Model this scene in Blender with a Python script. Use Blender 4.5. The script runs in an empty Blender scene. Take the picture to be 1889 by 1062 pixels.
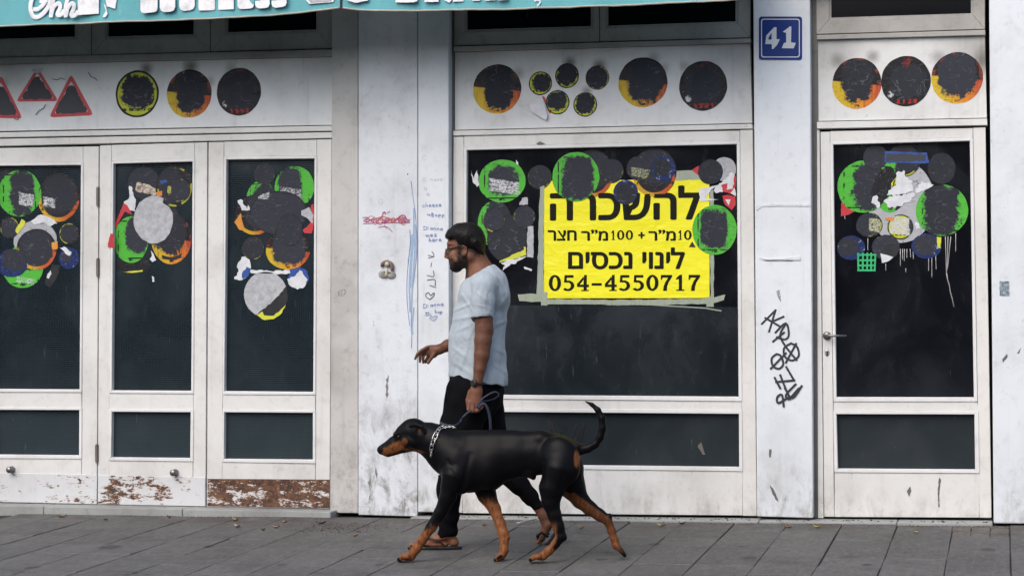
import bpy, math, random
import numpy as np
from mathutils import Vector, Matrix, Euler
random.seed(7)
R = math.radians
SC = bpy.context.scene
COL = SC.collection

# ------------------------------------------------------------------ camera, sky, sun, exposure
F = 3460.0; IW = 1889.0; IH = 1062.0
THETA = R(14.6); ALPHA = math.atan(54/3460.0)
CAM = Vector((0.0, -10.7, 1.18))
V_R = Vector((math.cos(THETA), math.sin(THETA), 0))
V_F = Vector((-math.sin(THETA)*math.cos(ALPHA), math.cos(THETA)*math.cos(ALPHA), math.sin(ALPHA)))
V_U = V_R.cross(V_F)
cd = bpy.data.cameras.new('camera'); cam = bpy.data.objects.new('camera', cd); COL.objects.link(cam)
cd.sensor_width = 36; cd.lens = F/IW*36; cd.clip_start = 0.1; cd.clip_end = 600
m3 = Matrix((V_R, V_U, -V_F)).transposed()
cam.matrix_world = Matrix.Translation(CAM) @ m3.to_4x4()
SC.camera = cam
SC.render.resolution_x = 1024; SC.render.resolution_y = 575

wd = bpy.data.worlds.new('World'); SC.world = wd; wd.use_nodes = True
nt = wd.node_tree; nt.nodes.clear()
sky = nt.nodes.new('ShaderNodeTexSky'); sky.sky_type = 'NISHITA'; sky.sun_disc = False
SUN_EL, SUN_AZ = R(44), R(200)
sky.sun_elevation = SUN_EL; sky.sun_rotation = SUN_AZ
sky.air_density = 1.0; sky.dust_density = 3.0; sky.ozone_density = 1.0
bg = nt.nodes.new('ShaderNodeBackground'); bg.inputs[1].default_value = 0.14
wo = nt.nodes.new('ShaderNodeOutputWorld')
nt.links.new(sky.outputs[0], bg.inputs[0]); nt.links.new(bg.outputs[0], wo.inputs[0])
sl = bpy.data.lights.new('sun', 'SUN'); sl.energy = 0.85; sl.angle = R(55); sl.color = (1.0, 0.975, 0.945)
so = bpy.data.objects.new('sun', sl); COL.objects.link(so)
sd = Vector((math.sin(SUN_AZ)*math.cos(SUN_EL), math.cos(SUN_AZ)*math.cos(SUN_EL), math.sin(SUN_EL)))
so.rotation_euler = (-sd).to_track_quat('-Z', 'Y').to_euler(); so.location = (0, -6, 9)
SC.view_settings.view_transform = 'Standard'; SC.view_settings.look = 'None'
SC.view_settings.gamma = 1.0; SC.view_settings.use_curve_mapping = False
SC.view_settings.exposure = 0.80

# ------------------------------------------------------------------ geometry of the place
def ray(px, py):
    return V_F + V_R*((px-944.5)/F) + V_U*((531-py)/F)
def W(px, py, Y):                      # where the sight line meets the upright plane y = Y
    r = ray(px, py); return CAM + r*((Y-CAM.y)/r.y)
GA, GB, GC = 0.045, 0.0155, 0.03       # the pavement: falls 3% to the road, rises 1.5% to the right
def ground(x, y): return GA + GB*x + GC*y
def gnd(px, py):
    r = ray(px, py); n = Vector((-GB, -GC, 1.0))
    t = (GA - CAM.dot(n))/r.dot(n); return CAM + r*t
def proj(P):                           # world -> photo pixel (numpy, Nx3)
    d = P - np.array(CAM); z = d @ np.array(V_F)
    return np.stack([944.5 + F*(d @ np.array(V_R))/z, 531 - F*(d @ np.array(V_U))/z], 1)

# ------------------------------------------------------------------ object helpers
def props(o, label=None, cat=None, group=None, kind=None):
    if label: o['label'] = label
    if cat: o['category'] = cat
    if group: o['group'] = group
    if kind: o['kind'] = kind
    return o
def empty(name, loc, label=None, cat=None, group=None, kind=None, rotz=0):
    o = bpy.data.objects.new(name, None); o.empty_display_size = 0.1
    o.location = loc; o.rotation_euler = (0, 0, rotz); COL.objects.link(o)
    return props(o, label, cat, group, kind)
def mroot(p):
    M = Matrix.Identity(4)
    while p is not None:
        M = Matrix.LocRotScale(p.location, p.rotation_euler, p.scale) @ M; p = p.parent
    return M
class MB:
    def __init__(s): s.v = []; s.f = []; s.m = []
    def add(s, vs, fs, mi=0):
        n = len(s.v); s.v += [tuple(v) for v in vs]; s.f += [tuple(i+n for i in f) for f in fs]; s.m += [mi]*len(fs)
    def prism(s, front, back, mi=0):     # two matching rings of points
        n = len(front)
        s.add(list(front)+list(back), [tuple(range(n))[::-1], tuple(range(n, 2*n))] +
              [(i, (i+1) % n, n+(i+1) % n, n+i) for i in range(n)], mi)
    def slab(s, pts, Y, dep, mi=0):      # px polygon on plane Y, running back by dep
        a = [W(x, y, Y) for x, y in pts]; s.prism(a, [p+Vector((0, dep, 0)) for p in a], mi)
    def box(s, lo, hi, mi=0):
        x0, y0, z0 = lo; x1, y1, z1 = hi
        s.prism([(x0, y0, z0), (x0, y0, z1), (x1, y0, z1), (x1, y0, z0)],
                [(x0, y1, z0), (x0, y1, z1), (x1, y1, z1), (x1, y1, z0)], mi)
    def frame(s, o, i, Y, dep, mi=0, Yi=None):
        for k in range(4):
            k2 = (k+1) % 4
            a = [W(*o[k], Y), W(*o[k2], Y), W(*i[k2], Y), W(*i[k], Y)]
            s.prism(a, [p+Vector((0, dep, 0)) for p in a], mi)
    def tube(s, pts, rad, n=8, mi=0, cap=True, flat=1.0, up=None):
        pts = [Vector(p) for p in pts]; N = len(pts); base = len(s.v)
        if not hasattr(rad, '__len__'): rad = [rad]*N
        prev = None
        for i in range(N):
            t = (pts[min(i+1, N-1)]-pts[max(i-1, 0)]).normalized()
            if prev is None:
                u = up if up else (Vector((0, 0, 1)) if abs(t.z) < .9 else Vector((0, 1, 0)))
                a = t.cross(u).normalized()
            else:
                a = (prev - t*prev.dot(t)).normalized()
            prev = a; b = t.cross(a)
            for k in range(n):
                an = 2*math.pi*k/n
                s.v.append(tuple(pts[i] + a*math.cos(an)*rad[i] + b*math.sin(an)*rad[i]*flat))
        for i in range(N-1):
            for k in range(n):
                k2 = (k+1) % n
                s.f.append((base+i*n+k, base+i*n+k2, base+(i+1)*n+k2, base+(i+1)*n+k)); s.m.append(mi)
        if cap:
            s.f.append(tuple(base+k for k in range(n))[::-1]); s.m.append(mi)
            s.f.append(tuple(base+(N-1)*n+k for k in range(n))); s.m.append(mi)
    def ribbon(s, pts, w, Y, mi=0, step=0.00012):   # flat pen or spray stroke lying on the plane Y
        P = [W(x, y, Y) for x, y in pts]; N = len(P)
        if not hasattr(w, '__len__'): w = [w]*N
        sc = (W(pts[0][0]+1, pts[0][1], Y)-W(*pts[0], Y)).length
        L = []; 
        for i in range(N):
            t = P[min(i+1, N-1)]-P[max(i-1, 0)]; t.y = 0; t.normalize(); n = Vector((-t.z, 0, t.x))
            e = t*(0.4*w[i]*sc if i == N-1 else (-0.4*w[i]*sc if i == 0 else 0))
            off = Vector((0, -step*i, 0))
            L += [P[i]+off+e+n*w[i]*sc/2, P[i]+off+e-n*w[i]*sc/2]
        s.add(L, [(2*i, 2*i+1, 2*i+3, 2*i+2) for i in range(N-1)], mi)
    def build(s, name, mats, parent=None, loc=None, smooth=False, bevel=0, label=None, cat=None, group=None, kind=None, seg=2):
        if not isinstance(mats, (list, tuple)): mats = [mats]
        vs = [Vector(v) for v in s.v]
        if parent is not None: M = mroot(parent).inverted(); vs = [M @ v for v in vs]; lo = Vector((0, 0, 0))
        else:
            lo = Vector(loc) if loc is not None else Vector((sum(v.x for v in vs)/len(vs), sum(v.y for v in vs)/len(vs), min(v.z for v in vs)))
            vs = [v-lo for v in vs]
        me = bpy.data.meshes.new(name); me.from_pydata(vs, [], s.f); me.update()
        for mt in mats: me.materials.append(mt)
        if len(mats) > 1: me.polygons.foreach_set('material_index', s.m)
        import bmesh
        bm = bmesh.new(); bm.from_mesh(me); bmesh.ops.recalc_face_normals(bm, faces=bm.faces); bm.to_mesh(me); bm.free()
        if smooth: me.polygons.foreach_set('use_smooth', [True]*len(me.polygons))
        o = bpy.data.objects.new(name, me); o.location = lo; COL.objects.link(o)
        if parent is not None: o.parent = parent
        if bevel:
            b = o.modifiers.new('edge', 'BEVEL'); b.width = bevel; b.segments = seg; b.limit_method = 'ANGLE'; b.angle_limit = R(35)
            b.use_clamp_overlap = True
        return props(o, label, cat, group, kind)
def jag(pts, amp=2.5, step=6, seed=0, closed=True):
    rnd = random.Random(seed); out = []; n = len(pts)
    for i in range(n if closed else n-1):
        a = pts[i]; b = pts[(i+1) % n]; L = math.hypot(b[0]-a[0], b[1]-a[1]); k = max(1, int(L/step))
        nx, ny = -(b[1]-a[1])/max(L, 1e-6), (b[0]-a[0])/max(L, 1e-6)
        for j in range(k):
            t = j/k; e = rnd.uniform(-amp, amp) if j else rnd.uniform(-amp, amp)*.3
            out.append((a[0]+(b[0]-a[0])*t+nx*e, a[1]+(b[1]-a[1])*t+ny*e))
    if not closed: out.append(pts[-1])
    return out

# ------------------------------------------------------------------ material helpers
class G:
    def __init__(s, name):
        s.mat = bpy.data.materials.new(name); s.mat.use_nodes = True; s.t = s.mat.node_tree
        s.b = s.t.nodes['Principled BSDF']; s._pos = None
    def N(s, t, **kw):
        n = s.t.nodes.new(t)
        for k, v in kw.items(): setattr(n, k, v)
        return n
    def put(s, sock, v):
        if isinstance(v, bpy.types.NodeSocket): s.t.links.new(v, sock)
        elif v is not None:
            if hasattr(v, '__len__') and len(v) == 3 and sock.type == 'RGBA': v = (*v, 1)
            sock.default_value = v
    def pos(s):
        if s._pos is None: s._pos = s.N('ShaderNodeNewGeometry').outputs['Position']
        return s._pos
    def obj(s): return s.N('ShaderNodeTexCoord').outputs['Object']
    def m(s, op, a, b=None, c=None, clamp=False):
        n = s.N('ShaderNodeMath', operation=op, use_clamp=clamp)
        for i, v in enumerate((a, b, c)):
            if v is not None: s.put(n.inputs[i], v)
        return n.outputs[0]
    def vm(s, op, a, b=None):
        n = s.N('ShaderNodeVectorMath', operation=op); s.put(n.inputs[0], a)
        if b is not None: s.put(n.inputs[1], b)
        return n.outputs['Value'] if op in ('LENGTH', 'DISTANCE', 'DOT_PRODUCT') else n.outputs[0]
    def map(s, v, sc=(1, 1, 1), loc=(0, 0, 0), rot=(0, 0, 0)):
        n = s.N('ShaderNodeMapping'); s.put(n.inputs[0], v); n.inputs[1].default_value = loc
        n.inputs[2].default_value = rot; n.inputs[3].default_value = sc; return n.outputs[0]
    def noise(s, v, scale, detail=4, rough=.55, dist=0, w=None):
        n = s.N('ShaderNodeTexNoise'); 
        if w is not None: n.noise_dimensions = '4D'; s.put(n.inputs['W'], w)
        s.put(n.inputs['Vector'], v); n.inputs['Scale'].default_value = scale
        n.inputs['Detail'].default_value = detail; n.inputs['Roughness'].default_value = rough; n.inputs['Distortion'].default_value = dist
        return n.outputs['Fac']
    def noisec(s, v, scale, detail=2):
        n = s.N('ShaderNodeTexNoise'); s.put(n.inputs['Vector'], v); n.inputs['Scale'].default_value = scale; n.inputs['Detail'].default_value = detail
        return n.outputs['Color']
    def step(s, v, lo, hi, a=0., b=1.):
        n = s.N('ShaderNodeMapRange'); n.interpolation_type = 'SMOOTHSTEP'
        s.put(n.inputs[0], v); n.inputs[1].default_value = lo; n.inputs[2].default_value = hi
        n.inputs[3].default_value = a; n.inputs[4].default_value = b; return n.outputs[0]
    def mix(s, f, a, b, mode='MIX'):
        n = s.N('ShaderNodeMix', data_type='RGBA', blend_type=mode)
        s.put(n.inputs[0], f); s.put(n.inputs[6], a); s.put(n.inputs[7], b); return n.outputs[2]
    def xyz(s, v):
        n = s.N('ShaderNodeSeparateXYZ'); s.put(n.inputs[0], v); return n.outputs
    def bump(s, h, st=.3, d=.01, prev=None):
        n = s.N('ShaderNodeBump'); s.put(n.inputs['Height'], h); n.inputs['Strength'].default_value = st
        n.inputs['Distance'].default_value = d
        if prev: s.t.links.new(prev, n.inputs['Normal'])
        return n.outputs[0]
    def out(s, col=None, rough=None, nrm=None, metal=None, spec=None, **kw):
        s.put(s.b.inputs['Base Color'], col)
        s.put(s.b.inputs['Roughness'], rough)
        if nrm: s.t.links.new(nrm, s.b.inputs['Normal'])
        s.put(s.b.inputs['Metallic'], metal); s.put(s.b.inputs['Specular IOR Level'], spec)
        for k, v in kw.items(): s.put(s.b.inputs[k], v)
        return s.mat

def paint(name, base, dirt=(.16, .14, .11), amt=.5, streak=.4, scuff=.5, chips=.3, grime=0., gz=.4, rough=.5, spots=(), bump=.25, grain=True, rust=None, gband=None):
    g = G(name); p = g.pos(); x, y, z = g.xyz(p)
    n1 = g.noise(p, 2.2, 5, .6); n2 = g.noise(p, 17, 5, .65)
    st = g.noise(g.map(p, (14, 14, .8)), 1.6, 4, .6)
    f = g.m('MULTIPLY', g.step(n1, .4, .75), .45*amt)
    f = g.m('ADD', f, g.m('MULTIPLY', g.step(n2, .5, .8), .35*amt))
    f = g.m('ADD', f, g.m('MULTIPLY', g.step(st, .55, .8), .4*streak))
    sc1 = g.noise(g.map(p, (9, 9, 3.2), rot=(0, .5, 0)), 4.2, 3, .7); sc2 = g.noise(p, 3.1, 1)
    f = g.m('ADD', f, g.m('MULTIPLY', g.m('MULTIPLY', g.step(sc1, .66, .74), g.step(sc2, .48, .6)), .7*scuff))
    if grime:
        gg = g.m('SUBTRACT', 1.0, g.step(z, 0.0, gz)); gn = g.noise(g.map(p, (1, 1, .55)), 11, 9, .78, .4)
        f = g.m('ADD', f, g.m('MULTIPLY', g.m('MULTIPLY', gg, g.step(gn, .42, .72)), grime))
    for (q, r_, s_) in spots:
        dd = g.vm('DISTANCE', p, tuple(q)); f2 = g.m('MULTIPLY', g.step(dd, 0, r_, 1, 0), s_)
        f = g.m('ADD', f, f2)
    f = g.m('MINIMUM', f, .96)
    tint = g.mix(g.noise(p, 1.1, 2), tuple(c*.93 for c in base), tuple(min(c*1.04, .86) for c in base))
    c = g.mix(f, tint, dirt)
    ch = g.noise(g.map(p, (1, 1, .6)), 34, 3, .7); ch2 = g.noise(p, 2.7, 2)
    cm = g.m('MULTIPLY', g.step(ch, .705, .72), g.step(ch2, .5, .62))
    c = g.mix(g.m('MULTIPLY', cm, chips), c, (.06, .05, .045))
    if rust:
        rn = g.noise(g.map(p, (1, 1, 3.0)), 9, 8, .72, .3); rb = g.noise(p, 2.6, 2)
        rf = g.noise(g.map(p, (1, 1, 2.2)), 36, 5, .75); v = g.m('ADD', g.m('ADD', rn, g.m('MULTIPLY', g.m('SUBTRACT', rb, .5), .45)), g.m('MULTIPLY', g.m('SUBTRACT', rf, .5), .6))
        rm = g.step(v, rust-.012, rust+.012)
        rc = g.mix(g.step(g.noise(p, 30, 6, .75), .35, .65), (.03, .012, .007), (.15, .062, .026)); rc = g.mix(g.step(g.noise(p, 12, 4, .7), .6, .7, 0, .7), rc, (.26, .15, .08))
        edge = g.m('SUBTRACT', g.step(v, rust-.06, rust-.0), rm)
        c = g.mix(g.m('MULTIPLY', edge, .5, clamp=True), c, (.45, .3, .18))
        c = g.mix(rm, c, rc)
    hgt = g.m('ADD', g.m('MULTIPLY', n2, .6), g.m('MULTIPLY', g.noise(g.map(p, (1, 1, .25)) if grain else p, 90, 3), .5))
    if rust: hgt = g.m('SUBTRACT', hgt, g.m('MULTIPLY', rm, 1.2))
    rg = g.m('ADD', rough, g.m('MULTIPLY', n2, .15))
    return g.out(c, rg, g.bump(hgt, bump, .004))

def plain(name, col, rough=.5, metal=0., nscale=None, var=.15, bump=0., spec=None):
    g = G(name); p = g.obj()
    nn = g.noise(p, nscale or 30, 4)
    c = g.mix(nn, tuple(k*(1-var) for k in col), tuple(min(1, k*(1+var)) for k in col))
    return g.out(c, rough, g.bump(nn, bump, .003) if bump else None, metal, spec)
# ================================================================== SETTING: ground
M_white = paint('white_wall_paint', (.67, .705, .735), amt=.5, streak=.35, scuff=.75, chips=.8, grime=.65, gz=.5)
M_plaster = paint('old_plaster', (.50, .49, .47), amt=.9, streak=.6, scuff=.4, chips=.5, grime=.9, gz=.6, bump=.4)
M_rough = paint('rough_white_plaster', (.65, .68, .715), dirt=(.2, .19, .18), amt=.75, streak=.3, scuff=1.0, chips=1., grime=1.15, gz=1.1, bump=.7, grain=False)
M_frame = paint('window_frame_paint', (.66, .655, .63), amt=.55, streak=.3, scuff=.4, chips=.5, grime=.5, gz=.3)
M_bead = paint('glazing_bead_paint', (.70, .70, .69), amt=.5, streak=.1, scuff=.3, chips=.9)
M_upper = paint('shaded_dirty_frame_paint', (.36, .35, .325), dirt=(.09, .08, .07), amt=.9, streak=.5, scuff=.4, chips=.6)  # greyed base carries painted shade of the upper frames as well as dirt
M_gap = paint('weathered_jamb', (.13, .125, .11), dirt=(.03, .028, .025), amt=1., streak=.5, chips=1.)
M_dark = plain('dark_void', (.008, .008, .009), .8)

def glass(name, base=(.004, .008, .012), hi=(.018, .030, .038), wire=False, cloud=.5, rough=.1, spec=.4, seed=0.):
    g = G(name); p = g.map(g.pos(), loc=(seed, 0, seed*.7)); x, y, z = g.xyz(g.pos())
    n = g.noise(p, 2.3, 5, .6, .6); n2 = g.noise(g.map(p, (3, 3, 1.2), rot=(0, .7, 0)), 5, 5, .7); n3 = g.noise(p, 42, 5, .75)
    v = g.m('ADD', g.m('MULTIPLY', g.step(n, .35, .72), cloud), g.m('MULTIPLY', g.step(n2, .52, .8), cloud*.7))
    c = g.mix(g.m('MINIMUM', v, 1.), base, hi)
    hz = g.step(z, .15, 1.2, .35, 0.); c = g.mix(hz, c, (.03, .04, .046))
    fl = g.m('MULTIPLY', g.step(n3, .7, .78), .35); c = g.mix(fl, c, (.2, .23, .24))
    scr = g.noise(g.map(p, (30, 30, 2.2), rot=(0, 1.1, 0)), 2.2, 2); c = g.mix(g.m('MULTIPLY', g.step(scr, .73, .76), .25), c, (.16, .2, .22))
    nrm = None
    if wire:
        gx = g.m('FRACT', g.m('MULTIPLY', x, 84.)); gz_ = g.m('FRACT', g.m('MULTIPLY', z, 84.))
        w = g.m('MAXIMUM', g.m('MULTIPLY', g.step(gx, .66, .74), .4), g.step(gz_, .6, .7))
        c = g.mix(g.m('MULTIPLY', w, .45), c, (.045, .062, .07)); nrm = g.bump(w, .12, .001)
    return g.out(c, g.m('ADD', rough, g.m('MULTIPLY', v, .25)), nrm, 0, spec)
M_wired = glass('wired_glass', wire=True)
M_wired_low = glass('dusty_wired_glass', base=(.012, .022, .028), hi=(.03, .045, .052), wire=True, seed=3.)
M_glass = glass('dark_window_glass', base=(.004, .004, .006), hi=(.016, .018, .022), cloud=.5, seed=5.)
M_glass_low = glass('dusty_dark_glass', base=(.014, .019, .022), hi=(.032, .038, .04), cloud=.6, seed=9.)
M_glass_up = glass('upper_black_glass', base=(.001, .001, .002), hi=(.003, .003, .004), cloud=.2, spec=.15)
M_board = glass('dark_board_glazed', base=(.006, .009, .012), hi=(.022, .029, .035), cloud=.6, rough=.2, spec=.35, seed=13.)
M_board_old = paint('dark_painted_board', (.014, .02, .026), dirt=(.005, .007, .009), amt=1., streak=.4, scuff=.4, chips=.2, rough=.35)

def tile_mat(name, a, b):
    g = G(name); p = g.pos(); oi = g.N('ShaderNodeObjectInfo').outputs['Random']
    n1 = g.noise(p, 1.4, 4, .6); n2 = g.noise(g.map(p, (1, .33, 1)), 42, 7, .82); n3 = g.noise(p, 4.5, 7, .75)
    c = g.mix(g.m('ADD', g.m('MULTIPLY', oi, .55), g.m('MULTIPLY', n1, .45)), a, b)
    c = g.mix(g.m('MULTIPLY', g.step(n2, .5, .7), .5), c, (.21, .21, .21))
    c = g.mix(g.m('MULTIPLY', g.step(n2, .5, .3), .6), c, (.016, .016, .017))
    c = g.mix(g.m('MULTIPLY', g.step(n3, .52, .66), .5), c, (.038, .036, .034)); c = g.mix(g.m('MULTIPLY', g.step(n3, .46, .34), .3), c, (.16, .155, .148))
    x, y, z = g.xyz(p)
    near = g.step(y, -.75, -.1); n4 = g.noise(p, 5, 6, .7)
    c = g.mix(g.m('MULTIPLY', g.m('MULTIPLY', near, g.step(n4, .45, .6)), .75), c, (.055, .043, .034))
    gum = g.N('ShaderNodeTexVoronoi'); gum.inputs['Scale'].default_value = 3.4; g.put(gum.inputs[0], g.map(p, (1, 1, 0)))
    sel = g.noise(g.map(p, (1, 1, 0)), 1.9, 0)
    gm = g.m('MULTIPLY', g.step(g.m('ADD', gum.outputs['Distance'], g.m('MULTIPLY', g.noise(p, 30, 3), .07)), .12, .095), g.step(sel, .5, .55))
    c = g.mix(g.m('MULTIPLY', gm, .6), c, (.022, .022, .025))
    for (sx, sy, sr) in ((203, 1009, .075), (1383, 1028, .045), (1208, 1003, .04), (1368, 1007, .03), (385, 1007, .035), (700, 1040, .03), (1110, 1030, .035), (520, 1041, .03), (60, 1046, .05), (1600, 1040, .03), (1822, 1012, .05), (965, 1030, .03)):
        q = gnd(sx, sy); dv = g.vm('MULTIPLY', g.vm('SUBTRACT', p, tuple(q)), (1., .75, 1.))
        c = g.mix(g.m('MULTIPLY', g.step(g.m('ADD', g.vm('LENGTH', dv), g.m('MULTIPLY', g.noise(p, 28, 2), sr*.7)), sr*1.25, sr*1.05), .72), c, (.02, .02, .022))
    return g.out(c, g.m('ADD', .62, g.m('MULTIPLY', n1, .2)), g.bump(g.m('ADD', n2, g.m('MULTIPLY', n3, .6)), .5, .0025))
M_tile = tile_mat('grey_paving', (.068, .066, .063), (.108, .103, .097))
M_sett = tile_mat('brown_setts', (.07, .06, .05), (.11, .095, .08))
M_joint = plain('paving_joint_dirt', (.028, .025, .022), .9, nscale=60, var=.5, bump=.3)
M_conc = paint('concrete_step', (.30, .31, .30), dirt=(.07, .065, .055), amt=.9, streak=.2, scuff=.7, chips=1., rough=.7, bump=.7)
M_road = plain('asphalt', (.05, .05, .052), .85, nscale=200, var=.5, bump=.4)

ROTX, ROTY = math.atan(GC), -math.atan(GB)
b = MB(); b.add([(x, y, ground(x, y)-.012) for x, y in ((-14, 0.35), (8, 0.35), (8, -3.3), (-14, -3.3))], [(0, 1, 2, 3)])
b.build('pavement_bed', M_joint, kind='structure')
b = MB(); b.add([(x, y, -.30) for x, y in ((-250, 12), (250, 12), (250, -250), (-250, -250))], [(0, 1, 2, 3)]); b.build('road', M_road, kind='structure')
pave = empty('pavement', (-2.5, -1.2, ground(-2.5, -1.2)), kind='structure')
# slabs 0.30 m wide running out from the wall, broken at staggered lengths; one shared mesh per size
xs0 = gnd(1653.5, 972).x
def slab_mesh(name, w, l, h=.03, bv=.003):
    x0, y0 = w/2, l/2
    v = []
    for (ax, ay, z) in ((x0, y0, -h), (x0, y0, -bv), (x0-bv, y0-bv, 0)):
        v += [(-ax, -ay, z), (ax, -ay, z), (ax, ay, z), (-ax, ay, z)]
    f = [(8, 9, 10, 11)] + [(4*r+k, 4*r+(k+1) % 4, 4*r+4+(k+1) % 4, 4*r+4+k) for r in (0, 1) for k in range(4)]
    me = bpy.data.meshes.new(name); me.from_pydata(v, [], f); me.materials.append(M_tile); return me
tw = .2955
full = slab_mesh('paving_slab', tw, .597); half = slab_mesh('paving_slab_short', tw, .297)
minv = mroot(pave).inverted()
rnd = random.Random(3)
def place_tile(me, x, y, name='paving_slab', jr=1.):
    o = bpy.data.objects.new(name, me); o.parent = pave
    x += rnd.uniform(-.0022, .0022); y += rnd.uniform(-.0025, .0025); o.location = minv @ Vector((x, y, ground(x, y)+rnd.uniform(-.0018, .0018)*jr))
    o.rotation_euler = (ROTX+rnd.uniform(-.007, .007), ROTY+rnd.uniform(-.01, .01), rnd.uniform(-.005, .005)); COL.objects.link(o)
sett_col = None
for k in range(-18, 6):
    xc = xs0 + .30*(k+.5)
    y = -.10 - rnd.choice((.0, .3, .15, .45))*.0
    stag = rnd.choice((0, .3, .15)) if k % 2 else rnd.choice((.3, .45, .6))
    pxc = proj(np.array([[xc, -.4, 0.]]))[0][0]
    y = -.09
    if 1752 < proj(np.array([[xc, -.3, 0.03]]))[0][0] < 1860: sett_col = xc; y = -.09-.405
    elif stag > .1:
        me = half if stag < .35 else full
        l = .3 if stag < .35 else .6
        place_tile(me, xc, y-l/2); y -= l
    while y > -3.0:
        l = .6 if rnd.random() < .6 else .3
        place_tile(full if l > .5 else half, xc, y-l/2); y -= l
sm = slab_mesh('sett', .096, .096); sm.materials.clear(); sm.materials.append(M_sett)
if sett_col:
    for i in range(3):
        for j in range(4):
            place_tile(sm, sett_col-.1+.1*i, -.09-.0506-.101*j, 'paving_sett', 2.)
b = MB()
for i in range(-9, 5):
    x = i*1.0+.2; b.box((x, -3.42, ground(x, -3.4)-.22), (x+.995, -3.3, ground(x+.5, -3.3)+.004))
b.build('kerb', M_conc, kind='structure', bevel=.01)

# ================================================================== SETTING: the building
bx = W(1100, 948, 0)
bld = empty('shop_building', (bx.x, .1, 0.0), 'white painted street front building with boarded up shop units and numbered pillar', 'building')
def wall_poly(name, pts, Y, dep, mat, bevel=.004, label=None):
    b = MB(); b.slab(pts, Y, dep); return b.build(name, mat, bld, bevel=bevel, label=label)
# pillars (front polygons in photo pixels, at their own plane)
TOPY = -180
P_strip = wall_poly('pilaster', [(613, TOPY), (660, TOPY), (660.5, 946), (609, 945)], .025, .2, M_plaster, label='dusty beige plaster pilaster beside the folding doors')
P_main = wall_poly('pillar', [(661, TOPY), (770, TOPY), (770, 952), (661, 949)], .004, .3, M_rough, label='wide rough white pillar with stained flaking foot and shell ornament')
P_side = wall_poly('pillar', [(771, TOPY), (827, TOPY), (829, 944), (771, 944)], 0.0, .3, M_white, .006, label='smooth white pillar strip with pen writing')
P_tag = wall_poly('pillar', [(1388, TOPY), (1493, TOPY), (1500, 955), (1396.5, 952)], 0.0, .3, M_white, .006, label='white pillar carrying the blue number plate and a black tag')
P_right = wall_poly('pillar', [(1823, TOPY), (2080, TOPY), (2080, 968), (1833, 965)], -.02, .3, M_white, .008, label='white wall end at the right edge')
P_left = wall_poly('pillar', [(-420, TOPY), (-46, TOPY), (-46, 946), (-420, 940)], 0.0, .3, M_white, .006)
# dark jambs in the gaps, the backing and everything above
b = MB(); b.box((-9.0, .30, -.1), (3.0, .42, 3.4)); b.build('back_wall', M_dark, bld)  # near-black colour paints in the darkness behind the reveals
for q in ([(827, TOPY), (838, TOPY), (838, 946), (829, 945)], [(1493, TOPY), (1508, TOPY), (1519, 956), (1500, 955)]):
    wall_poly('jamb', q, .075, .1, M_gap, .003)
b = MB(); b.box((-9.5, -.03, 3.05), (3.2, .45, 7.5)); b.build('upper_wall', M_white, bld)
# steps
b = MB(); s0 = W(609, 940, 0).x
g0 = -9.0
def stepstone(name, x0, x1, yf, zt0, zt1, mat, bevel=.006, label=None):
    b = MB(); b.add([(x0, yf, ground(x0, yf)-.02), (x1, yf, ground(x1, yf)-.02), (x1, yf, zt1), (x0, yf, zt0),
                     (x0, .3, ground(x0, 0)-.02), (x1, .3, ground(x1, 0)-.02), (x1, .3, zt1), (x0, .3, zt0)],
                    [(0, 1, 2, 3), (4, 7, 6, 5), (0, 4, 5, 1), (1, 5, 6, 2), (2, 6, 7, 3), (3, 7, 4, 0)])
    return b.build(name, mat, bld, bevel=bevel, label=label)
zl = W(0, 926.5, .05).z; zr = W(608, 938.5, .05).z
xl = W(-600, 926, -.1).x; x6 = W(609, 938, -.1).x
sl_ = (zr-zl)/(W(608, 938.5, .05).x-W(0, 926.5, .05).x)
xx = xl; rr = random.Random(5)
while xx < x6-.05:
    x2 = min(x6, xx+rr.uniform(.75, .95)); 
    if x6-x2 < .25: x2 = x6
    stepstone('step_stone', xx, x2-.003, -.085, zl+sl_*(xx-W(0, 926, .05).x)-.002, zl+sl_*(x2-W(0, 926, .05).x)-.002, M_conc); xx = x2
xa = W(757, 948, -.07).x; xb = W(1832, 964, -.07).x
za = W(830, 951, .06).z; zb = W(1830, 960, .06).z
cuts = [xa, W(1005, 950, -.07).x, W(1400, 950, -.07).x, W(1655, 955, -.07).x, xb]
for i in range(4):
    t0 = (cuts[i]-xa)/(xb-xa); t1 = (cuts[i+1]-xa)/(xb-xa)
    stepstone('sill_stone', cuts[i], cuts[i+1]-.003, -.075, za+(zb-za)*t0, za+(zb-za)*t1, M_conc)

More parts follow.
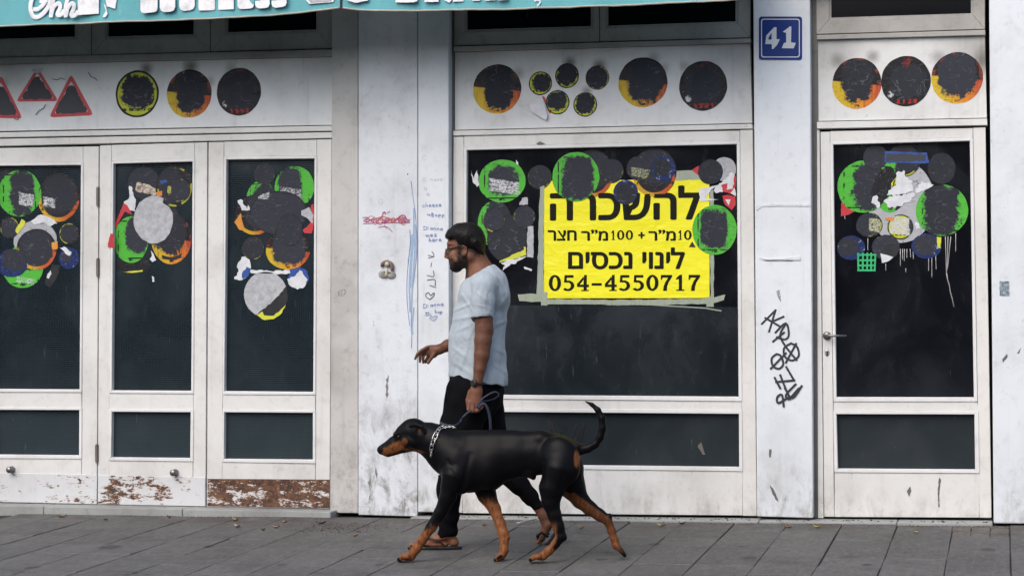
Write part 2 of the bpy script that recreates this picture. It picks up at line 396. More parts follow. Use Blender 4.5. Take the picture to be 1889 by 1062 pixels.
def board(parent, name, pts, Y, dep, mat, bevel=.003, label=None):
    b = MB(); b.slab(pts, Y, dep); return b.build(name, mat, parent, bevel=bevel, label=label)
def frame4(parent, name, o, i, Y, dep, mat, bevel=.002):
    b = MB(); b.frame(o, i, Y, dep); return b.build(name, mat, parent, bevel=bevel, seg=1)
def lerp(a, b, t): return (a[0]+(b[0]-a[0])*t, a[1]+(b[1]-a[1])*t)
def leafframe(root, o, g1, g2, Y, mat, kick=None, kickmat=None, kicklabel=None, frame_name='frame'):
    """o outer quad TL TR BR BL, g1 upper bead quad, g2 lower bead quad: two stiles and three rails"""
    TL, TR, BR, BL = o
    def at(p, q, y): return (p[0]+(q[0]-p[0])*(y-p[1])/(q[1]-p[1]), y)
    d = .045
    board(root, 'stile', [TL, (g1[0][0], lerp(TL, TR, (g1[0][0]-TL[0])/(TR[0]-TL[0]))[1]), (g2[3][0], lerp(BL, BR, (g2[3][0]-BL[0])/(BR[0]-BL[0]))[1]), BL], Y, d, mat)
    board(root, 'stile', [(g1[1][0], lerp(TL, TR, (g1[1][0]-TL[0])/(TR[0]-TL[0]))[1]), TR, BR, (g2[2][0], lerp(BL, BR, (g2[2][0]-BL[0])/(BR[0]-BL[0]))[1])], Y, d, mat)
    e = .4
    board(root, 'rail', [(g1[0][0]+e, lerp(TL, TR, .15)[1]), (g1[1][0]-e, lerp(TL, TR, .85)[1]), (g1[1][0]-e, g1[1][1]), (g1[0][0]+e, g1[0][1])], Y+.0006, d, mat)
    board(root, 'rail', [(g1[3][0]+e, g1[3][1]), (g1[2][0]-e, g1[2][1]), (g2[1][0]-e, g2[1][1]), (g2[0][0]+e, g2[0][1])], Y+.0006, d, mat)
    board(root, 'rail', [(g2[3][0]+e, g2[3][1]), (g2[2][0]-e, g2[2][1]), (g2[2][0]-e, lerp(BL, BR, .85)[1]), (g2[3][0]+e, lerp(BL, BR, .15)[1])], Y+.0006, d, mat)
    if kick: board(root, 'kick_plate', kick, Y-.004, .006, kickmat, .0015, kicklabel)
def pane(root, bead_o, gl, Y, gmat, beadmat, label=None, depth=.028):
    f = frame4(root, 'glazing_bead', bead_o, gl, Y-.006, .05, beadmat, .0025)
    b = MB(); x0, y0 = gl[0]; 
    b.slab([(gl[0][0]-2, gl[0][1]-2), (gl[1][0]+2, gl[1][1]-2), (gl[2][0]+2, gl[2][1]+2), (gl[3][0]-2, gl[3][1]+2)], Y+depth, .006)
    return b.build('pane', gmat, root, label=label)

# ---- left unit: three folding door leaves
YD = .05
def kick_rust(n, thr): return paint(n, (.58, .59, .595), amt=.4, scuff=.5, chips=.8, rust=thr)
M_steel = plain('dull_steel', (.22, .21, .20), .35, .9, 60, .3)
M_hinge = paint('hinge_metal', (.16, .15, .14), dirt=(.09, .05, .03), amt=1., chips=1., rough=.45)
leaf_data = [
 ('folding door leaf at the left edge with two steel hinges and nearly clean kick plate', [(-42, 274), (182, 270), (178.3, 930), (-42, 925)],
  [(-14, 301), (153.5, 299), (150.5, 723.5), (-14, 723)], [(-9, 306), (149, 304.5), (146.5, 718), (-9, 717)],
  [(-14, 750), (151, 751), (150.5, 846), (-14, 845)], [(-9, 755.5), (146, 756), (145.5, 839.5), (-9, 838)],
  [(-41, 871), (179, 875), (178, 929), (-41, 924)], .64, (18, 866)),
 ('middle folding door leaf with silver disc on its glass and patchy rust on the kick plate', [(184, 268.5), (382.3, 262.5), (379, 934), (180, 930)],
  [(205.6, 297.5), (359, 292.5), (357, 726), (201.5, 725)], [(209, 302), (355, 298), (352.5, 720.5), (206, 719.6)],
  [(201, 753), (357, 754.5), (356, 851), (200.5, 849)], [(206, 759), (351.5, 760), (350.5, 844.5), (204.8, 843)],
  [(181, 876), (378.3, 880), (378, 933), (180.6, 929)], .572, (320, 871.5)),
 ('right folding door leaf with heavily rusted kick plate', [(384.6, 262.4), (611.5, 257), (608, 938), (381.5, 934)],
  [(413, 289), (584.5, 287.5), (582, 728), (410.5, 727.5)], [(417.5, 294.4), (580, 292.5), (577.5, 722.5), (413.5, 721)],
  [(410.5, 754.5), (582, 756), (582, 854.5), (409.5, 852)], [(413.5, 760), (577, 761), (576.8, 847.5), (412.8, 846)],
  [(383, 882.5), (607.5, 884), (607.3, 936.5), (382.3, 932.5)], .405, None)]
DOORS = []
for i, (lab, o, g1, gl1, g2, gl2, kick, thr, knob) in enumerate(leaf_data):
    c = W((o[3][0]+o[2][0])/2, o[2][1], YD)
    r = empty('folding_door', c, lab, 'door', 'folding shop door leaves'); DOORS.append(r)
    leafframe(r, o, g1, g2, YD, M_frame, kick, kick_rust('kick_plate_%s' % ('clean', 'patchy', 'rusty')[i], thr), ('scuffed white kick plate', 'white kick plate with rust patches', 'badly rusted kick plate')[i])
    pane(r, g1, gl1, YD, M_wired, M_bead); pane(r, g2, gl2, YD, M_wired_low, M_bead)
    if knob:
        k = W(*knob, YD-.03); b = MB()
        b.tube([k+Vector((0, .028, 0)), k+Vector((0, .024, 0)), k+Vector((0, .006, 0)), k, k+Vector((0, -.01, 0)), k+Vector((0, -.018, 0))], [.022, .022, .010, .012, .021, .016], 16)
        b.build('knob', M_steel, r, smooth=True)
for (a, z0) in ((346, 380), (477, 510), (820, 852)):
    b = MB(); x = 180.5 if a < 700 else 178.5
    p0, p1 = W(x, a, YD-.006), W(x, z0, YD-.006); b.tube([p0, p1], .0065, 10)
    b.tube([p0+Vector((0, 0, .004)), p0], .009, 10); b.tube([p1, p1-Vector((0, 0, .004))], .009, 10)
    b.slab([(x-3.4, a+1), (x+3.6, a+1), (x+3.6, z0-1), (x-3.4, z0-1)], YD-.0025, .002)
    b.build('hinge', M_hinge, DOORS[0])

def wspots(lst, Y): return [(W(x, y, Y), r, s) for x, y, r, s in lst]
# ---- left header
YH = .062
M_headL = paint('header_paint_left', (.68, .70, .70), dirt=(.13, .12, .10), amt=.45, streak=.4, scuff=.2, chips=.4,
                spots=wspots([(270, 128, .07, .9), (352, 124, .08, .9), (388, 150, .05, .5), (425, 128, .06, .5), (-5, 112, .5, .35), (610, 110, .35, .3)], YH))
board(bld, 'header_panel', [(-60, 121), (614.5, 105.5), (614.5, 230.5), (-60, 243)], YH, .06, M_headL, .002, 'long white header panel above the folding doors')
board(bld, 'header_rail', [(-60, 108), (614.5, 91), (614.5, 104.2), (-60, 119.5)], YH-.025, .09, M_upper, .004)
board(bld, 'header_rail', [(-60, 245.5), (614.5, 232), (614.5, 241.5), (-60, 255)], YH-.03, .09, M_frame, .004)
board(bld, 'header_rail', [(-60, 257.5), (614.5, 243.8), (614.5, 254.8), (-60, 271)], YH-.02, .08, M_frame, .004)
def upwin(quadO, quadG, Y=.055, label=None):
    b = MB(); b.frame(quadO, quadG, Y, .05); w = b.build('window', M_upper, bld, bevel=.003, label=label)
    b = MB(); q = quadG; b.frame([(q[0][0], q[0][1]), (q[1][0], q[1][1]), (q[2][0], q[2][1]), (q[3][0], q[3][1])],
                                 [(q[0][0]+4, q[0][1]+3), (q[1][0]-4, q[1][1]+3), (q[2][0]-4, q[2][1]-4), (q[3][0]+4, q[3][1]-4)], Y+.008, .04)
    b.build('sash', M_upper, w)
    b = MB(); b.slab([(q[0][0]+2, q[0][1]), (q[1][0]-2, q[1][1]), (q[2][0]-2, q[2][1]-2), (q[3][0]+2, q[3][1]-2)], Y+.03, .005); b.build('pane', M_glass_up, w)
upwin([(-60, -170), (167.5, -174), (168, 102), (-60, 107)], [(-20, -140), (142, -143), (142, 72), (-20, 77)])
upwin([(169, -174), (387, -178), (387.5, 95.5), (169.5, 102)], [(194, -143), (361, -145), (361, 67.5), (194, 72)])
upwin([(388.5, -178), (613, -182), (613, 89.5), (388.8, 95.3)], [(415, -145), (587, -148), (587.5, 59), (415, 64)])

# ---- middle unit
YM = .06
M_headM = paint('header_paint_middle', (.66, .67, .67), dirt=(.12, .11, .095), amt=.5, streak=.35, scuff=.2, chips=.5,
                spots=wspots([(955, 135, .06, .6), (1050, 116, .06, .9), (1105, 122, .07, .95), (1082, 168, .05, .8), (1205, 108, .06, .6), (1225, 125, .05, .5), (1262, 122, .05, .5), (850, 95, .4, .4), (1380, 90, .4, .4)], YM))
board(bld, 'header_panel', [(839, 97), (1384, 80.5), (1387.5, 227), (839, 240)], YM+.012, .05, M_headM, .002, 'middle header panel over the shop window')
board(bld, 'header_rail', [(837, 86), (1384.5, 71), (1385, 79), (837, 95.5)], YM-.012, .08, M_upper, .003)
board(bld, 'header_rail', [(836, 241.5), (1387.5, 228.5), (1388.5, 237.5), (836, 250.5)], YM-.012, .08, M_frame, .003)
b_ = [(838, -180), (1105, -187), (1105, 77), (838, 84.5)]
upwin(b_, [(857, -150), (1094, -156), (1094, 52.5), (857, 59.5)], .065)
upwin([(1106.5, -187), (1384, -195), (1384, 69.5), (1106.5, 77)], [(1117, -156), (1361, -163), (1361, 44), (1117, 52)], .065)
win = empty('shop_window', W(1110, 945, YM), 'large shop window with dark glass, the yellow rental poster taped inside its frame', 'window')
leafframe(win, [(836.5, 252.5), (1388.5, 239), (1396, 951), (831, 945)], [(855.5, 271), (1365, 259), (1369, 740), (853, 735)], [(853, 752), (1369, 755), (1370, 869), (853, 862.5)], YM, M_frame)
P_glass = pane(win, [(855.5, 271), (1365, 259), (1369, 740), (853, 735)], [(861, 277), (1359, 266), (1362.5, 731.5), (858, 727.5)], YM, M_glass, M_bead)
pane(win, [(853, 752), (1369, 755), (1370, 869), (853, 862.5)], [(858, 759), (1363, 763), (1363.5, 861), (858, 855.5)], YM, M_glass_low, M_bead)
board(win, 'blind_board', [(862, 562), (1360.5, 566), (1361.5, 730.5), (861, 726.5)], YM+.0255, .002, M_board, 0, 'dark board behind the lower part of the big pane')
b = MB(); b.slab([(989, 265), (996, 261), (1005, 265), (1000, 267), (992, 267)], YM-.006, .004); b.build('loose_chip', M_gap, win)

# ---- right unit
YR = .06
M_headR = paint('header_paint_right', (.64, .645, .63), dirt=(.12, .11, .095), amt=.55, streak=.45, scuff=.2, chips=.5,
                spots=wspots([(1610, 104, .06, .7), (1545, 112, .07, .5), (1730, 105, .06, .5), (1818, 110, .12, .5), (1510, 80, .35, .4), (1815, 75, .35, .4)], YR))
board(bld, 'header_panel', [(1509, 75), (1817, 66.5), (1820.5, 217.5), (1510, 223.5)], YR+.012, .05, M_headR, .002, 'short white header panel above the shop door')
board(bld, 'header_rail', [(1507, 65), (1817.5, 55.5), (1817.8, 65), (1507, 73.5)], YR-.012, .08, M_upper, .003)
board(bld, 'header_rail', [(1507, 225), (1821, 219), (1821.5, 231), (1507, 237.5)], YR-.014, .08, M_frame, .003)
upwin([(1506, -180), (1817, -190), (1817, 54), (1506, 63.5)], [(1529.5, -150), (1795, -158), (1795, 29), (1529.5, 37)], .065)
board(bld, 'door_jamb', [(1507, 239), (1512, 239), (1519.5, 955), (1509, 955)], YR+.004, .06, M_frame, .003)
door = empty('shop_door', W(1675, 956, YR), 'single glazed shop door with lever handle at the right of the row', 'door')
leafframe(door, [(1513.5, 243.5), (1818, 235), (1829, 954.5), (1520.5, 952.5)], [(1531, 261.5), (1795, 254), (1803, 740.5), (1537.5, 740.5)],
          [(1537, 756), (1805, 757), (1807, 872.5), (1539, 871)], YR, M_frame)
pane(door, [(1531, 261.5), (1795, 254), (1803, 740.5), (1537.5, 740.5)], [(1537, 267), (1789, 260), (1796.5, 732.5), (1543, 732)], YR, M_glass, M_bead)
pane(door, [(1537, 756), (1805, 757), (1807, 872.5), (1539, 871)], [(1543, 763.5), (1797.5, 764), (1798.8, 865.6), (1545.5, 864)], YR, M_glass_low, M_bead)
h = W(1525.6, 619, YR-.001); b = MB()
b.tube([h, h+Vector((0, -.008, 0))], [.024, .022], 20); b.tube([h+Vector((0, -.008, 0)), h+Vector((0, -.045, 0)), h+Vector((.02, -.052, 0)), h+Vector((.115, -.052, .001))], [.009, .009, .008, .006], 10)
b.build('lever_handle', M_steel, door, smooth=True)
k = W(1525.8, 650, YR-.001); b = MB(); b.tube([k+Vector((0, 0, .022)), k+Vector((0, 0, .012)), k, k-Vector((0, 0, .012)), k-Vector((0, 0, .022))], [.004, .012, .014, .012, .004], 12, flat=.3); b.build('keyhole_plate', plain('worn_nickel', (.4, .4, .38), .4, .6), door, smooth=True)
b = MB(); b.tube([k+Vector((0, -.0045, .004)), k+Vector((0, -.0062, .004))], .0055, 10); b.slab([(1525, 650), (1527, 650), (1527.2, 655), (1524.8, 655)], YR-.0064, .002); b.build('keyhole', M_dark, door)

# ---- number plate 41
M_blue = plain('enamel_blue', (.008, .032, .18), .35, 0, 8, .15, 0, .2); M_sgnw = plain('enamel_white', (.55, .57, .6), .3, 0, 40, .1)
def rquad(x0, y0, x1, y1, r, n=5, tilt=0):
    o = []
    for cx, cy, a in ((x1-r, y0+r, -90), (x1-r, y1-r, 0), (x0+r, y1-r, 90), (x0+r, y0+r, 180)):
        for i in range(n+1):
            t = R(a+90*i/n); o.append((cx+r*math.cos(t), cy+r*math.sin(t)+tilt*(cx-x0)))
    return o
pl = empty('house_number_plate', W(1440, 111, -.012), 'blue enamel house number plate with white border and number 41 on the pillar', 'sign')
b = MB(); b.slab(rquad(1400, 31, 1479.5, 110.5, 5), -.006, .006); b.build('plate', M_blue, pl, bevel=.001)
o_ = rquad(1404, 35, 1475.5, 106.5, 5); i_ = rquad(1405.8, 36.8, 1473.7, 104.7, 4); b = MB(); n = len(o_)
for k in range(n):
    a = [W(*o_[k], -.0075), W(*o_[(k+1) % n], -.0075), W(*i_[(k+1) % n], -.0075), W(*i_[k], -.0075)]; b.add(a, [(0, 1, 2, 3)])
b.build('border', M_sgnw, pl)
def c6(x, y): return (1240+x/2.911, y/2.911)
for nm, pts in (('digit_four', [(560, 148), (548, 147), (505, 192), (500, 238), (535, 238), (535, 264), (543, 264), (565, 240), (578, 212), (560, 212)]),
                ('digit_one', [(594, 172), (634, 142), (640, 145), (638, 228), (664, 232), (652, 261), (588, 260), (600, 232), (612, 230), (612, 178)])):
    b = MB(); b.slab([c6(*q) for q in pts], -.0085, .002)
    b.build(nm, M_sgnw, pl)
b = MB(); b.slab([c6(*q) for q in ((534, 178), (517, 204), (517, 214), (534, 214))], -.0092, .002); b.build('digit_counter', M_blue, pl)
# ================================================================== stickers on the panels and panes
SPRAY = (.026, .028, .038)
def sticker_mat(kind, seed, blob=None, patch=None, pw=2.6, soft=.10):
    if blob and kind in ('darkfire', 'blue'): blob = (blob[0], blob[1], blob[2]*.88, blob[3]*.88)
    g = G('sticker_%s' % kind); p = g.obj(); sd = seed*1.37
    x, y, z = g.xyz(p)
    r = g.m('SQRT', g.m('ADD', g.m('MULTIPLY', x, x), g.m('MULTIPLY', z, z)))
    nz = g.noise(p, 2.6, 5, .65, 0, sd); nf = g.noise(p, 9, 4, .7, 0, sd+4)
    wr = g.noise(g.map(p, (1, 1, 2.2), rot=(0, sd, 0)), 1.5, 1, .4, .8, sd)
    if kind == 'green':
        c = g.mix(nf, (.06, .36, .03), (.09, .45, .05))
        rect = g.m('MAXIMUM', g.m('ABSOLUTE', x), g.m('ABSOLUTE', g.m('MULTIPLY', z, .93)))
        ln = g.m('MULTIPLY', g.step(rect, .70, .72), g.step(rect, .78, .76)); brk = g.m('MULTIPLY', g.step(nz, .47, .51), g.m('MAXIMUM', g.step(x, -.1, -.2), g.step(z, -.3, -.4)))
        c = g.mix(g.m('MULTIPLY', ln, brk), c, (.01, .014, .01))
        lg = g.m('MULTIPLY', g.m('MULTIPLY', g.step(g.m('ABSOLUTE', x), .14, .12), g.step(g.m('ABSOLUTE', g.m('ADD', z, .86)), .06, .05)), g.step(nf, .46, .5))
        c = g.mix(lg, c, (.01, .02, .01))
    elif kind == 'yellow':
        c = g.mix(nf, (.42, .46, .02), (.52, .55, .04)); c = g.mix(g.step(r, .90, .915), c, (.008, .008, .008))
        tx = g.m('MULTIPLY', g.step(g.m('ABSOLUTE', g.m('ADD', z, .66)), .07, .05), g.step(g.m('FRACT', g.m('MULTIPLY', g.m('ADD', x, nf), 3.2)), .42, .5))
        c = g.mix(tx, c, (.01, .01, .01))
    elif kind == 'fire':
        stv = g.noise(g.map(p, (7, 1, .8)), 1.7, 4, .6, .4, sd)
        f = g.m('ADD', g.m('MULTIPLY', x, .42), g.m('ADD', g.m('MULTIPLY', stv, .8), g.m('MULTIPLY', z, .1)))
        cr = g.N('ShaderNodeValToRGB'); g.put(cr.inputs[0], f); e = cr.color_ramp.elements
        e[0].position = .12; e[0].color = (.55, .38, .02, 1); e[1].position = .78; e[1].color = (.38, .045, .02, 1)
        k = e.new(.42); k.color = (.62, .22, .02, 1)
        c = g.mix(g.m('MULTIPLY', g.step(stv, .55, .7), .5), cr.outputs[0], (.15, .04, .01))
        top = g.step(g.m('ADD', z, g.m('MULTIPLY', x, .12)), -.02, .03); c = g.mix(top, c, (.010, .009, .010))
        hot = g.m('MULTIPLY', top, g.m('MULTIPLY', g.step(r, .82, .93), g.step(nz, .5, .62))); c = g.mix(g.m('MULTIPLY', hot, .6), c, (.3, .05, .02))
        sk = g.m('MULTIPLY', top, g.m('MULTIPLY', g.step(g.m('ABSOLUTE', g.m('ADD', g.m('ADD', x, .35), g.m('MULTIPLY', z, -.1))), .05, .01), g.step(nf, .42, .6))); c = g.mix(g.m('MULTIPLY', sk, .6), c, (.3, .2, .08))
        lg = g.m('MULTIPLY', g.m('MULTIPLY', g.step(g.m('ABSOLUTE', x), .11, .09), g.step(g.m('ABSOLUTE', g.m('ADD', z, .88)), .05, .04)), g.step(nf, .46, .5)); c = g.mix(lg, c, (.02, .015, .01))
    elif kind == 'black':
        c = g.mix(nf, (.006, .006, .008), (.014, .014, .017))
        hot = g.m('MULTIPLY', g.step(g.vm('DISTANCE', p, (.1, 0, .75)), .3, .1), g.step(nz, .45, .6)); c = g.mix(g.m('MULTIPLY', hot, .7), c, (.2, .015, .012))
        tx = g.m('MULTIPLY', g.step(g.m('ABSOLUTE', g.m('ADD', z, .80)), .10, .08), g.step(g.m('FRACT', g.m('MULTIPLY', g.m('ADD', x, g.m('MULTIPLY', nf, .5)), 4.2)), .45, .5))
        tx = g.m('MULTIPLY', tx, g.step(g.m('ABSOLUTE', x), .46, .42)); c = g.mix(tx, c, (.33, .02, .015))
        wt = g.m('MULTIPLY', g.step(g.vm('DISTANCE', p, (-.62, 0, -.5)), .16, .1), g.step(nf, .48, .52)); c = g.mix(wt, c, (.5, .5, .52))
    elif kind == 'dark':
        c = g.mix(nf, (.008, .008, .01), (.02, .02, .022))
        arc = g.m('MULTIPLY', g.step(r, .84, .87), g.step(r, .955, .94)); arc = g.m('MULTIPLY', arc, g.m('MULTIPLY', g.step(g.noise(p, 1.1, 2, .5, 0, sd+7), .5, .53), g.step(nf, .36, .42))); c = g.mix(arc, c, (.36, .37, .03))
    elif kind == 'darkfire':
        c = g.mix(nf, (.008, .008, .01), (.02, .018, .02))
        arc = g.m('MULTIPLY', g.step(r, .80, .86), g.step(g.m('ADD', nz, g.m('MULTIPLY', z, -.28)), .5, .58)); c = g.mix(arc, c, g.mix(g.step(x, -.3, .5), (.55, .32, .02), (.45, .09, .02)))
    elif kind == 'blue':
        c = g.mix(nf, (.006, .015, .07), (.012, .03, .14)); c = g.mix(g.m('MULTIPLY', g.step(nz, .60, .62), g.step(r, .5, .7)), c, (.28, .32, .4))
    elif kind == 'silver':
        c = g.mix(g.noise(p, 5, 6, .7, .5, sd), (.30, .31, .33), (.44, .45, .47))
    elif kind == 'plainblack':
        c = g.mix(nf, (.006, .006, .008), (.02, .02, .022))
    rough = .38; bm = None
    if blob:
        cx, cz, rx, rz = blob
        wob = g.m('MULTIPLY', g.m('SUBTRACT', nz, .5), 1.1); wob2 = g.m('MULTIPLY', g.m('SUBTRACT', nf, .5), .55)
        dx = g.m('POWER', g.m('ABSOLUTE', g.m('DIVIDE', g.m('SUBTRACT', x, cx), rx)), pw)
        dz = g.m('POWER', g.m('ABSOLUTE', g.m('DIVIDE', g.m('SUBTRACT', z, cz), rz)), pw)
        q = g.m('ADD', g.m('ADD', g.m('POWER', g.m('ADD', dx, dz), 1/pw), wob), wob2)
        bm = g.step(q, 1-soft*.5, 1+soft*.5, 1, 0)
        haze = g.step(q, 1-.05, 1.18, .4, 0)
        sc = g.mix(g.m('ADD', g.m('MULTIPLY', nz, .35), g.m('MULTIPLY', g.N('ShaderNodeObjectInfo').outputs['Random'], .65)), tuple(k*.72 for k in SPRAY), tuple(k*1.3 for k in SPRAY)); sc = g.mix(g.m('MULTIPLY', g.step(g.m('ABSOLUTE', g.m('SUBTRACT', r, .965)), .02, .008), .8), sc, (.008, .008, .01))
        c = g.mix(haze, c, sc); c = g.mix(bm, c, sc); rough = g.m('ADD', .38, g.m('MULTIPLY', bm, .3))
    if patch:
        px_, pz_, pwid, phei, pc, thr = patch
        v = g.m('ADD', g.m('ABSOLUTE', g.m('DIVIDE', g.m('SUBTRACT', x, px_), pwid)), 0)
        v = g.m('MAXIMUM', v, g.m('ABSOLUTE', g.m('DIVIDE', g.m('SUBTRACT', g.m('ADD', z, g.m('MULTIPLY', x, .18)), pz_), phei)))
        msk = g.step(g.m('ADD', v, g.m('ADD', g.m('MULTIPLY', nf, .5), g.m('MULTIPLY', nz, .5))), 1.42, 1.3)
        fn = g.noise(g.map(p, (1, 1, 2.0), rot=(0, .5, 0)), 8, 4, .8, 1.2, sd+2); msk = g.m('MULTIPLY', msk, g.step(fn, thr, thr+.02))
        c = g.mix(msk, c, g.mix(g.step(fn, thr+.02, thr+.12), tuple(k*.7 for k in pc), pc))
    cr2 = g.m('ABSOLUTE', g.m('SUBTRACT', wr, .5)); crs = g.step(cr2, .022, 0)
    c = g.mix(g.m('MULTIPLY', g.step(cr2, .016, .005), g.m('MULTIPLY', g.step(nz, .46, .54), .6)), c, (.12, .12, .135))
    n = g.bump(crs, .5, .003); n = g.bump(g.noise(p, 3.5, 3, .5, 1.5, sd), .3, .006, n)
    return g.out(c, rough, n, 0, .22)
def disc_mesh(seed, cut=None):
    rnd = random.Random(seed); n = 56; vs = [(0, 0, 0)]; fs = []
    ph = [rnd.uniform(0, 6.28) for _ in range(3)]
    rs = (.3, .6, .85, 1.0)
    for r in rs:
        for k in range(n):
            a = 2*math.pi*k/n
            j = 1.0 if r < 1 else 1+.006*math.sin(5*a+ph[0])+.004*math.sin(13*a+ph[1])
            vs.append((r*j*math.cos(a), -.0001*(.5+.5*math.sin(2*a+ph[0]))*r*r*r, r*j*math.sin(a)))
    fs += [(0, 1+(k+1) % n, 1+k) for k in range(n)]
    for q in range(len(rs)-1):
        o = 1+q*n
        fs += [(o+k, o+(k+1) % n, o+n+(k+1) % n, o+n+k) for k in range(n)]
    o = len(vs)-n; nf_ = len(fs); b = len(vs)       # rim thickness, on its own vertices so that the edge stays crisp
    for k in range(n): vs.append(vs[o+k])
    for k in range(n): x, y, z = vs[o+k]; vs.append((x, y+.0004, z))
    fs += [(b+k, b+(k+1) % n, b+n+(k+1) % n, b+n+k) for k in range(n)]
    me = bpy.data.meshes.new('sticker'); me.from_pydata(vs, [], fs); me.update()
    me.polygons.foreach_set('use_smooth', [True]*len(fs)); return me
NST = [0]
def sticker(surf, layer, cx, cy, rx, ry, kind, label, blob=None, patch=None, rot=0, group=None, pw=2.6, soft=.1):
    NST[0] += 1; Y = surf-.0006-.0006*layer
    c = W(cx, cy, Y); ax = abs((W(cx+rx, cy, Y)-c).x); az = abs((W(cx, cy-ry, Y)-c).z)
    me = disc_mesh(NST[0]); me.materials.append(sticker_mat(kind, NST[0]*1.0, blob, patch, pw, soft))
    o = bpy.data.objects.new('round_sticker', me); o.location = c; o.scale = (ax, 1, az); o.rotation_euler = (0, R(rot), 0); COL.objects.link(o)
    props(o, label, 'sticker', group); return o
HL, HM, HR, GL, GM, GR = YH, YM+.012, YR+.012, YD+.028, YM+.028, YR+.028
WH = (.62, .63, .65)
gh = 'blacked out round stickers on the header panels'
sticker(HL, 0, 253, 173.5, 40, 43.5, 'yellow', 'round sticker with yellow ring and black rim, first of three on the left header panel', (0, .08, .74, .70), group=gh)
sticker(HL, 0, 349, 173, 41.5, 44.5, 'fire', 'round sticker with orange flames, between two others on the left header panel', (.05, .08, .62, .88), group=gh)
sticker(HL, 0, 440.5, 169.5, 41, 44, 'black', 'all black round sticker with peeling edge, last on the left header panel', (0, .1, .7, .8), group=gh)
sticker(HM, 0, 917, 164.5, 44.5, 45.5, 'fire', 'round flame sticker at the left end of the middle header panel', (.08, .12, .62, .92), group=gh)
gs = 'small sprayed over round stickers on the middle header'
sticker(HM, 0, 997, 154, 21.5, 22, 'yellow', 'small black sticker with one edge scraped away, leftmost of the small five', (.1, .05, .78, .75), group=gs)
sticker(HM, 0, 1046, 140, 22, 23, 'yellow', 'small round black sticker, upper middle of the small five on the middle header', (0, .1, .84, .84), group=gs)
sticker(HM, 0, 1102, 143.5, 22, 22.5, 'dark', 'small wrinkled black sticker, upper right of the small five on the middle header', (0, 0, .8, .85), group=gs)
sticker(HM, 1, 1028.5, 189, 22, 22.5, 'yellow', 'small black sticker with yellow lower edge over a red scrap', (-.05, .15, .82, .72), group=gs)
sticker(HM, 0, 1079.5, 193, 22, 22.5, 'yellow', 'small black sticker with yellow rim, lower right of the small five', (0, .08, .78, .8), group=gs)
sticker(HM, 0, 1186, 152, 45.5, 46, 'fire', 'round flame sticker second from the right on the middle header panel', (.05, .15, .7, .95), group=gh)
sticker(HM, 0, 1297, 158.5, 44.5, 46, 'black', 'all black round sticker at the right end of the middle header panel', (0, .05, .66, .72), group=gh)
sticker(HR, 0, 1580.5, 154, 45.5, 47, 'fire', 'round flame sticker at the left of three above the shop door', (.05, .15, .62, .85), group=gh)
sticker(HR, 1, 1671, 150, 46, 46.5, 'black', 'black round sticker in the middle of three above the shop door', (.1, -.05, .72, .62), group=gh)
sticker(HR, 0, 1765.5, 144, 48, 47.5, 'fire', 'round flame sticker at the right of three above the shop door', (.0, .12, .72, .85), group=gh)

def leafst(*a, **k): return sticker(GL, *a, **k)
g1 = 'sprayed over stickers on the left folding door'
leafst(0, 4, 328, 26, 22, 'darkfire', 'dark orange edged sticker half hidden at the top left of the left door glass', (0, -.3, .8, .9), group=g1)
leafst(1, 36, 356.5, 40, 43, 'green', 'green round sticker with white scraped patch at the upper left of the left door glass', (.12, .05, .56, .98), (.3, -.22, .40, .30, WH, .47), group=g1)
leafst(1, 108, 364, 38.5, 45, 'darkfire', 'dark sticker with orange lower edge and white scraped patch on the left door glass', (.08, .12, .88, .85), (-.45, -.28, .34, .22, WH, .47), group=g1)
leafst(2, 17.5, 420, 18, 20, 'dark', 'small dark sticker with yellow ring near the left edge of the left door glass', (0, 0, .82, .82), group=g1)
leafst(2, 127.5, 431, 19, 20, 'dark', 'small dark sticker with yellow ring at the right side of the left door glass', (0, .05, .8, .8), group=g1)
leafst(0, 65, 445, 40, 38, 'silver', 'pale grey torn sticker arc behind a dark sticker on the left door glass', group=g1)
leafst(3, 67, 460, 37, 38, 'darkfire', 'large dark sticker with orange flecks in the middle of the left door cluster', (0, .1, .9, .92), group=g1)
leafst(4, 22, 485, 29, 26, 'blue', 'dark blue sprayed sticker low at the left edge of the left door glass', (.15, .25, .85, .85), group=g1)
leafst(1, 42, 492, 38, 39, 'green', 'green sticker with black drawn lines at the bottom of the left door cluster', (.1, .35, .6, .5), (.15, -.62, .5, .16, WH, .5), group=g1)
leafst(1, 127, 476, 18.5, 20, 'blue', 'blue sticker torn through by grey spray at the right of the left door cluster', (-.3, .1, .6, .5), group=g1)
g2 = 'sprayed over stickers on the middle folding door'
leafst(0, 265, 337, 30, 30, 'plainblack', 'dark sprayed sticker at the upper left of the middle door cluster', (0, 0, .97, .97), group=g2)
leafst(1, 322, 344, 34, 39, 'dark', 'black sticker with yellow rim at the upper right of the middle door cluster', (-.25, .1, .6, .8), group=g2)
leafst(2, 330, 351, 21.5, 22.5, 'dark', 'small wrinkled dark sticker on top of a larger black one on the middle door', (0, 0, .95, .95), (-.85, -.1, .2, .35, (.5, .5, .1), .45), group=g2)
leafst(2, 242, 442, 32, 43, 'green', 'green sticker with black drawn lines at the lower left of the middle door', (.36, .2, .68, .74), group=g2)
leafst(1, 316, 440, 37, 47, 'fire', 'flame sticker with orange right edge at the lower right of the middle door', (-.15, .2, .85, .8), group=g2)
leafst(0, 288, 402, 42, 40, 'plainblack', 'black sticker edge showing behind the silver disc on the middle door', (.7, .1, .6, .9), group=g2)
leafst(0, 245, 490, 33, 15, 'plainblack', 'flat black sprayed blot under the cluster on the middle door', group=g2)
g3 = 'sprayed over stickers on the right folding door'
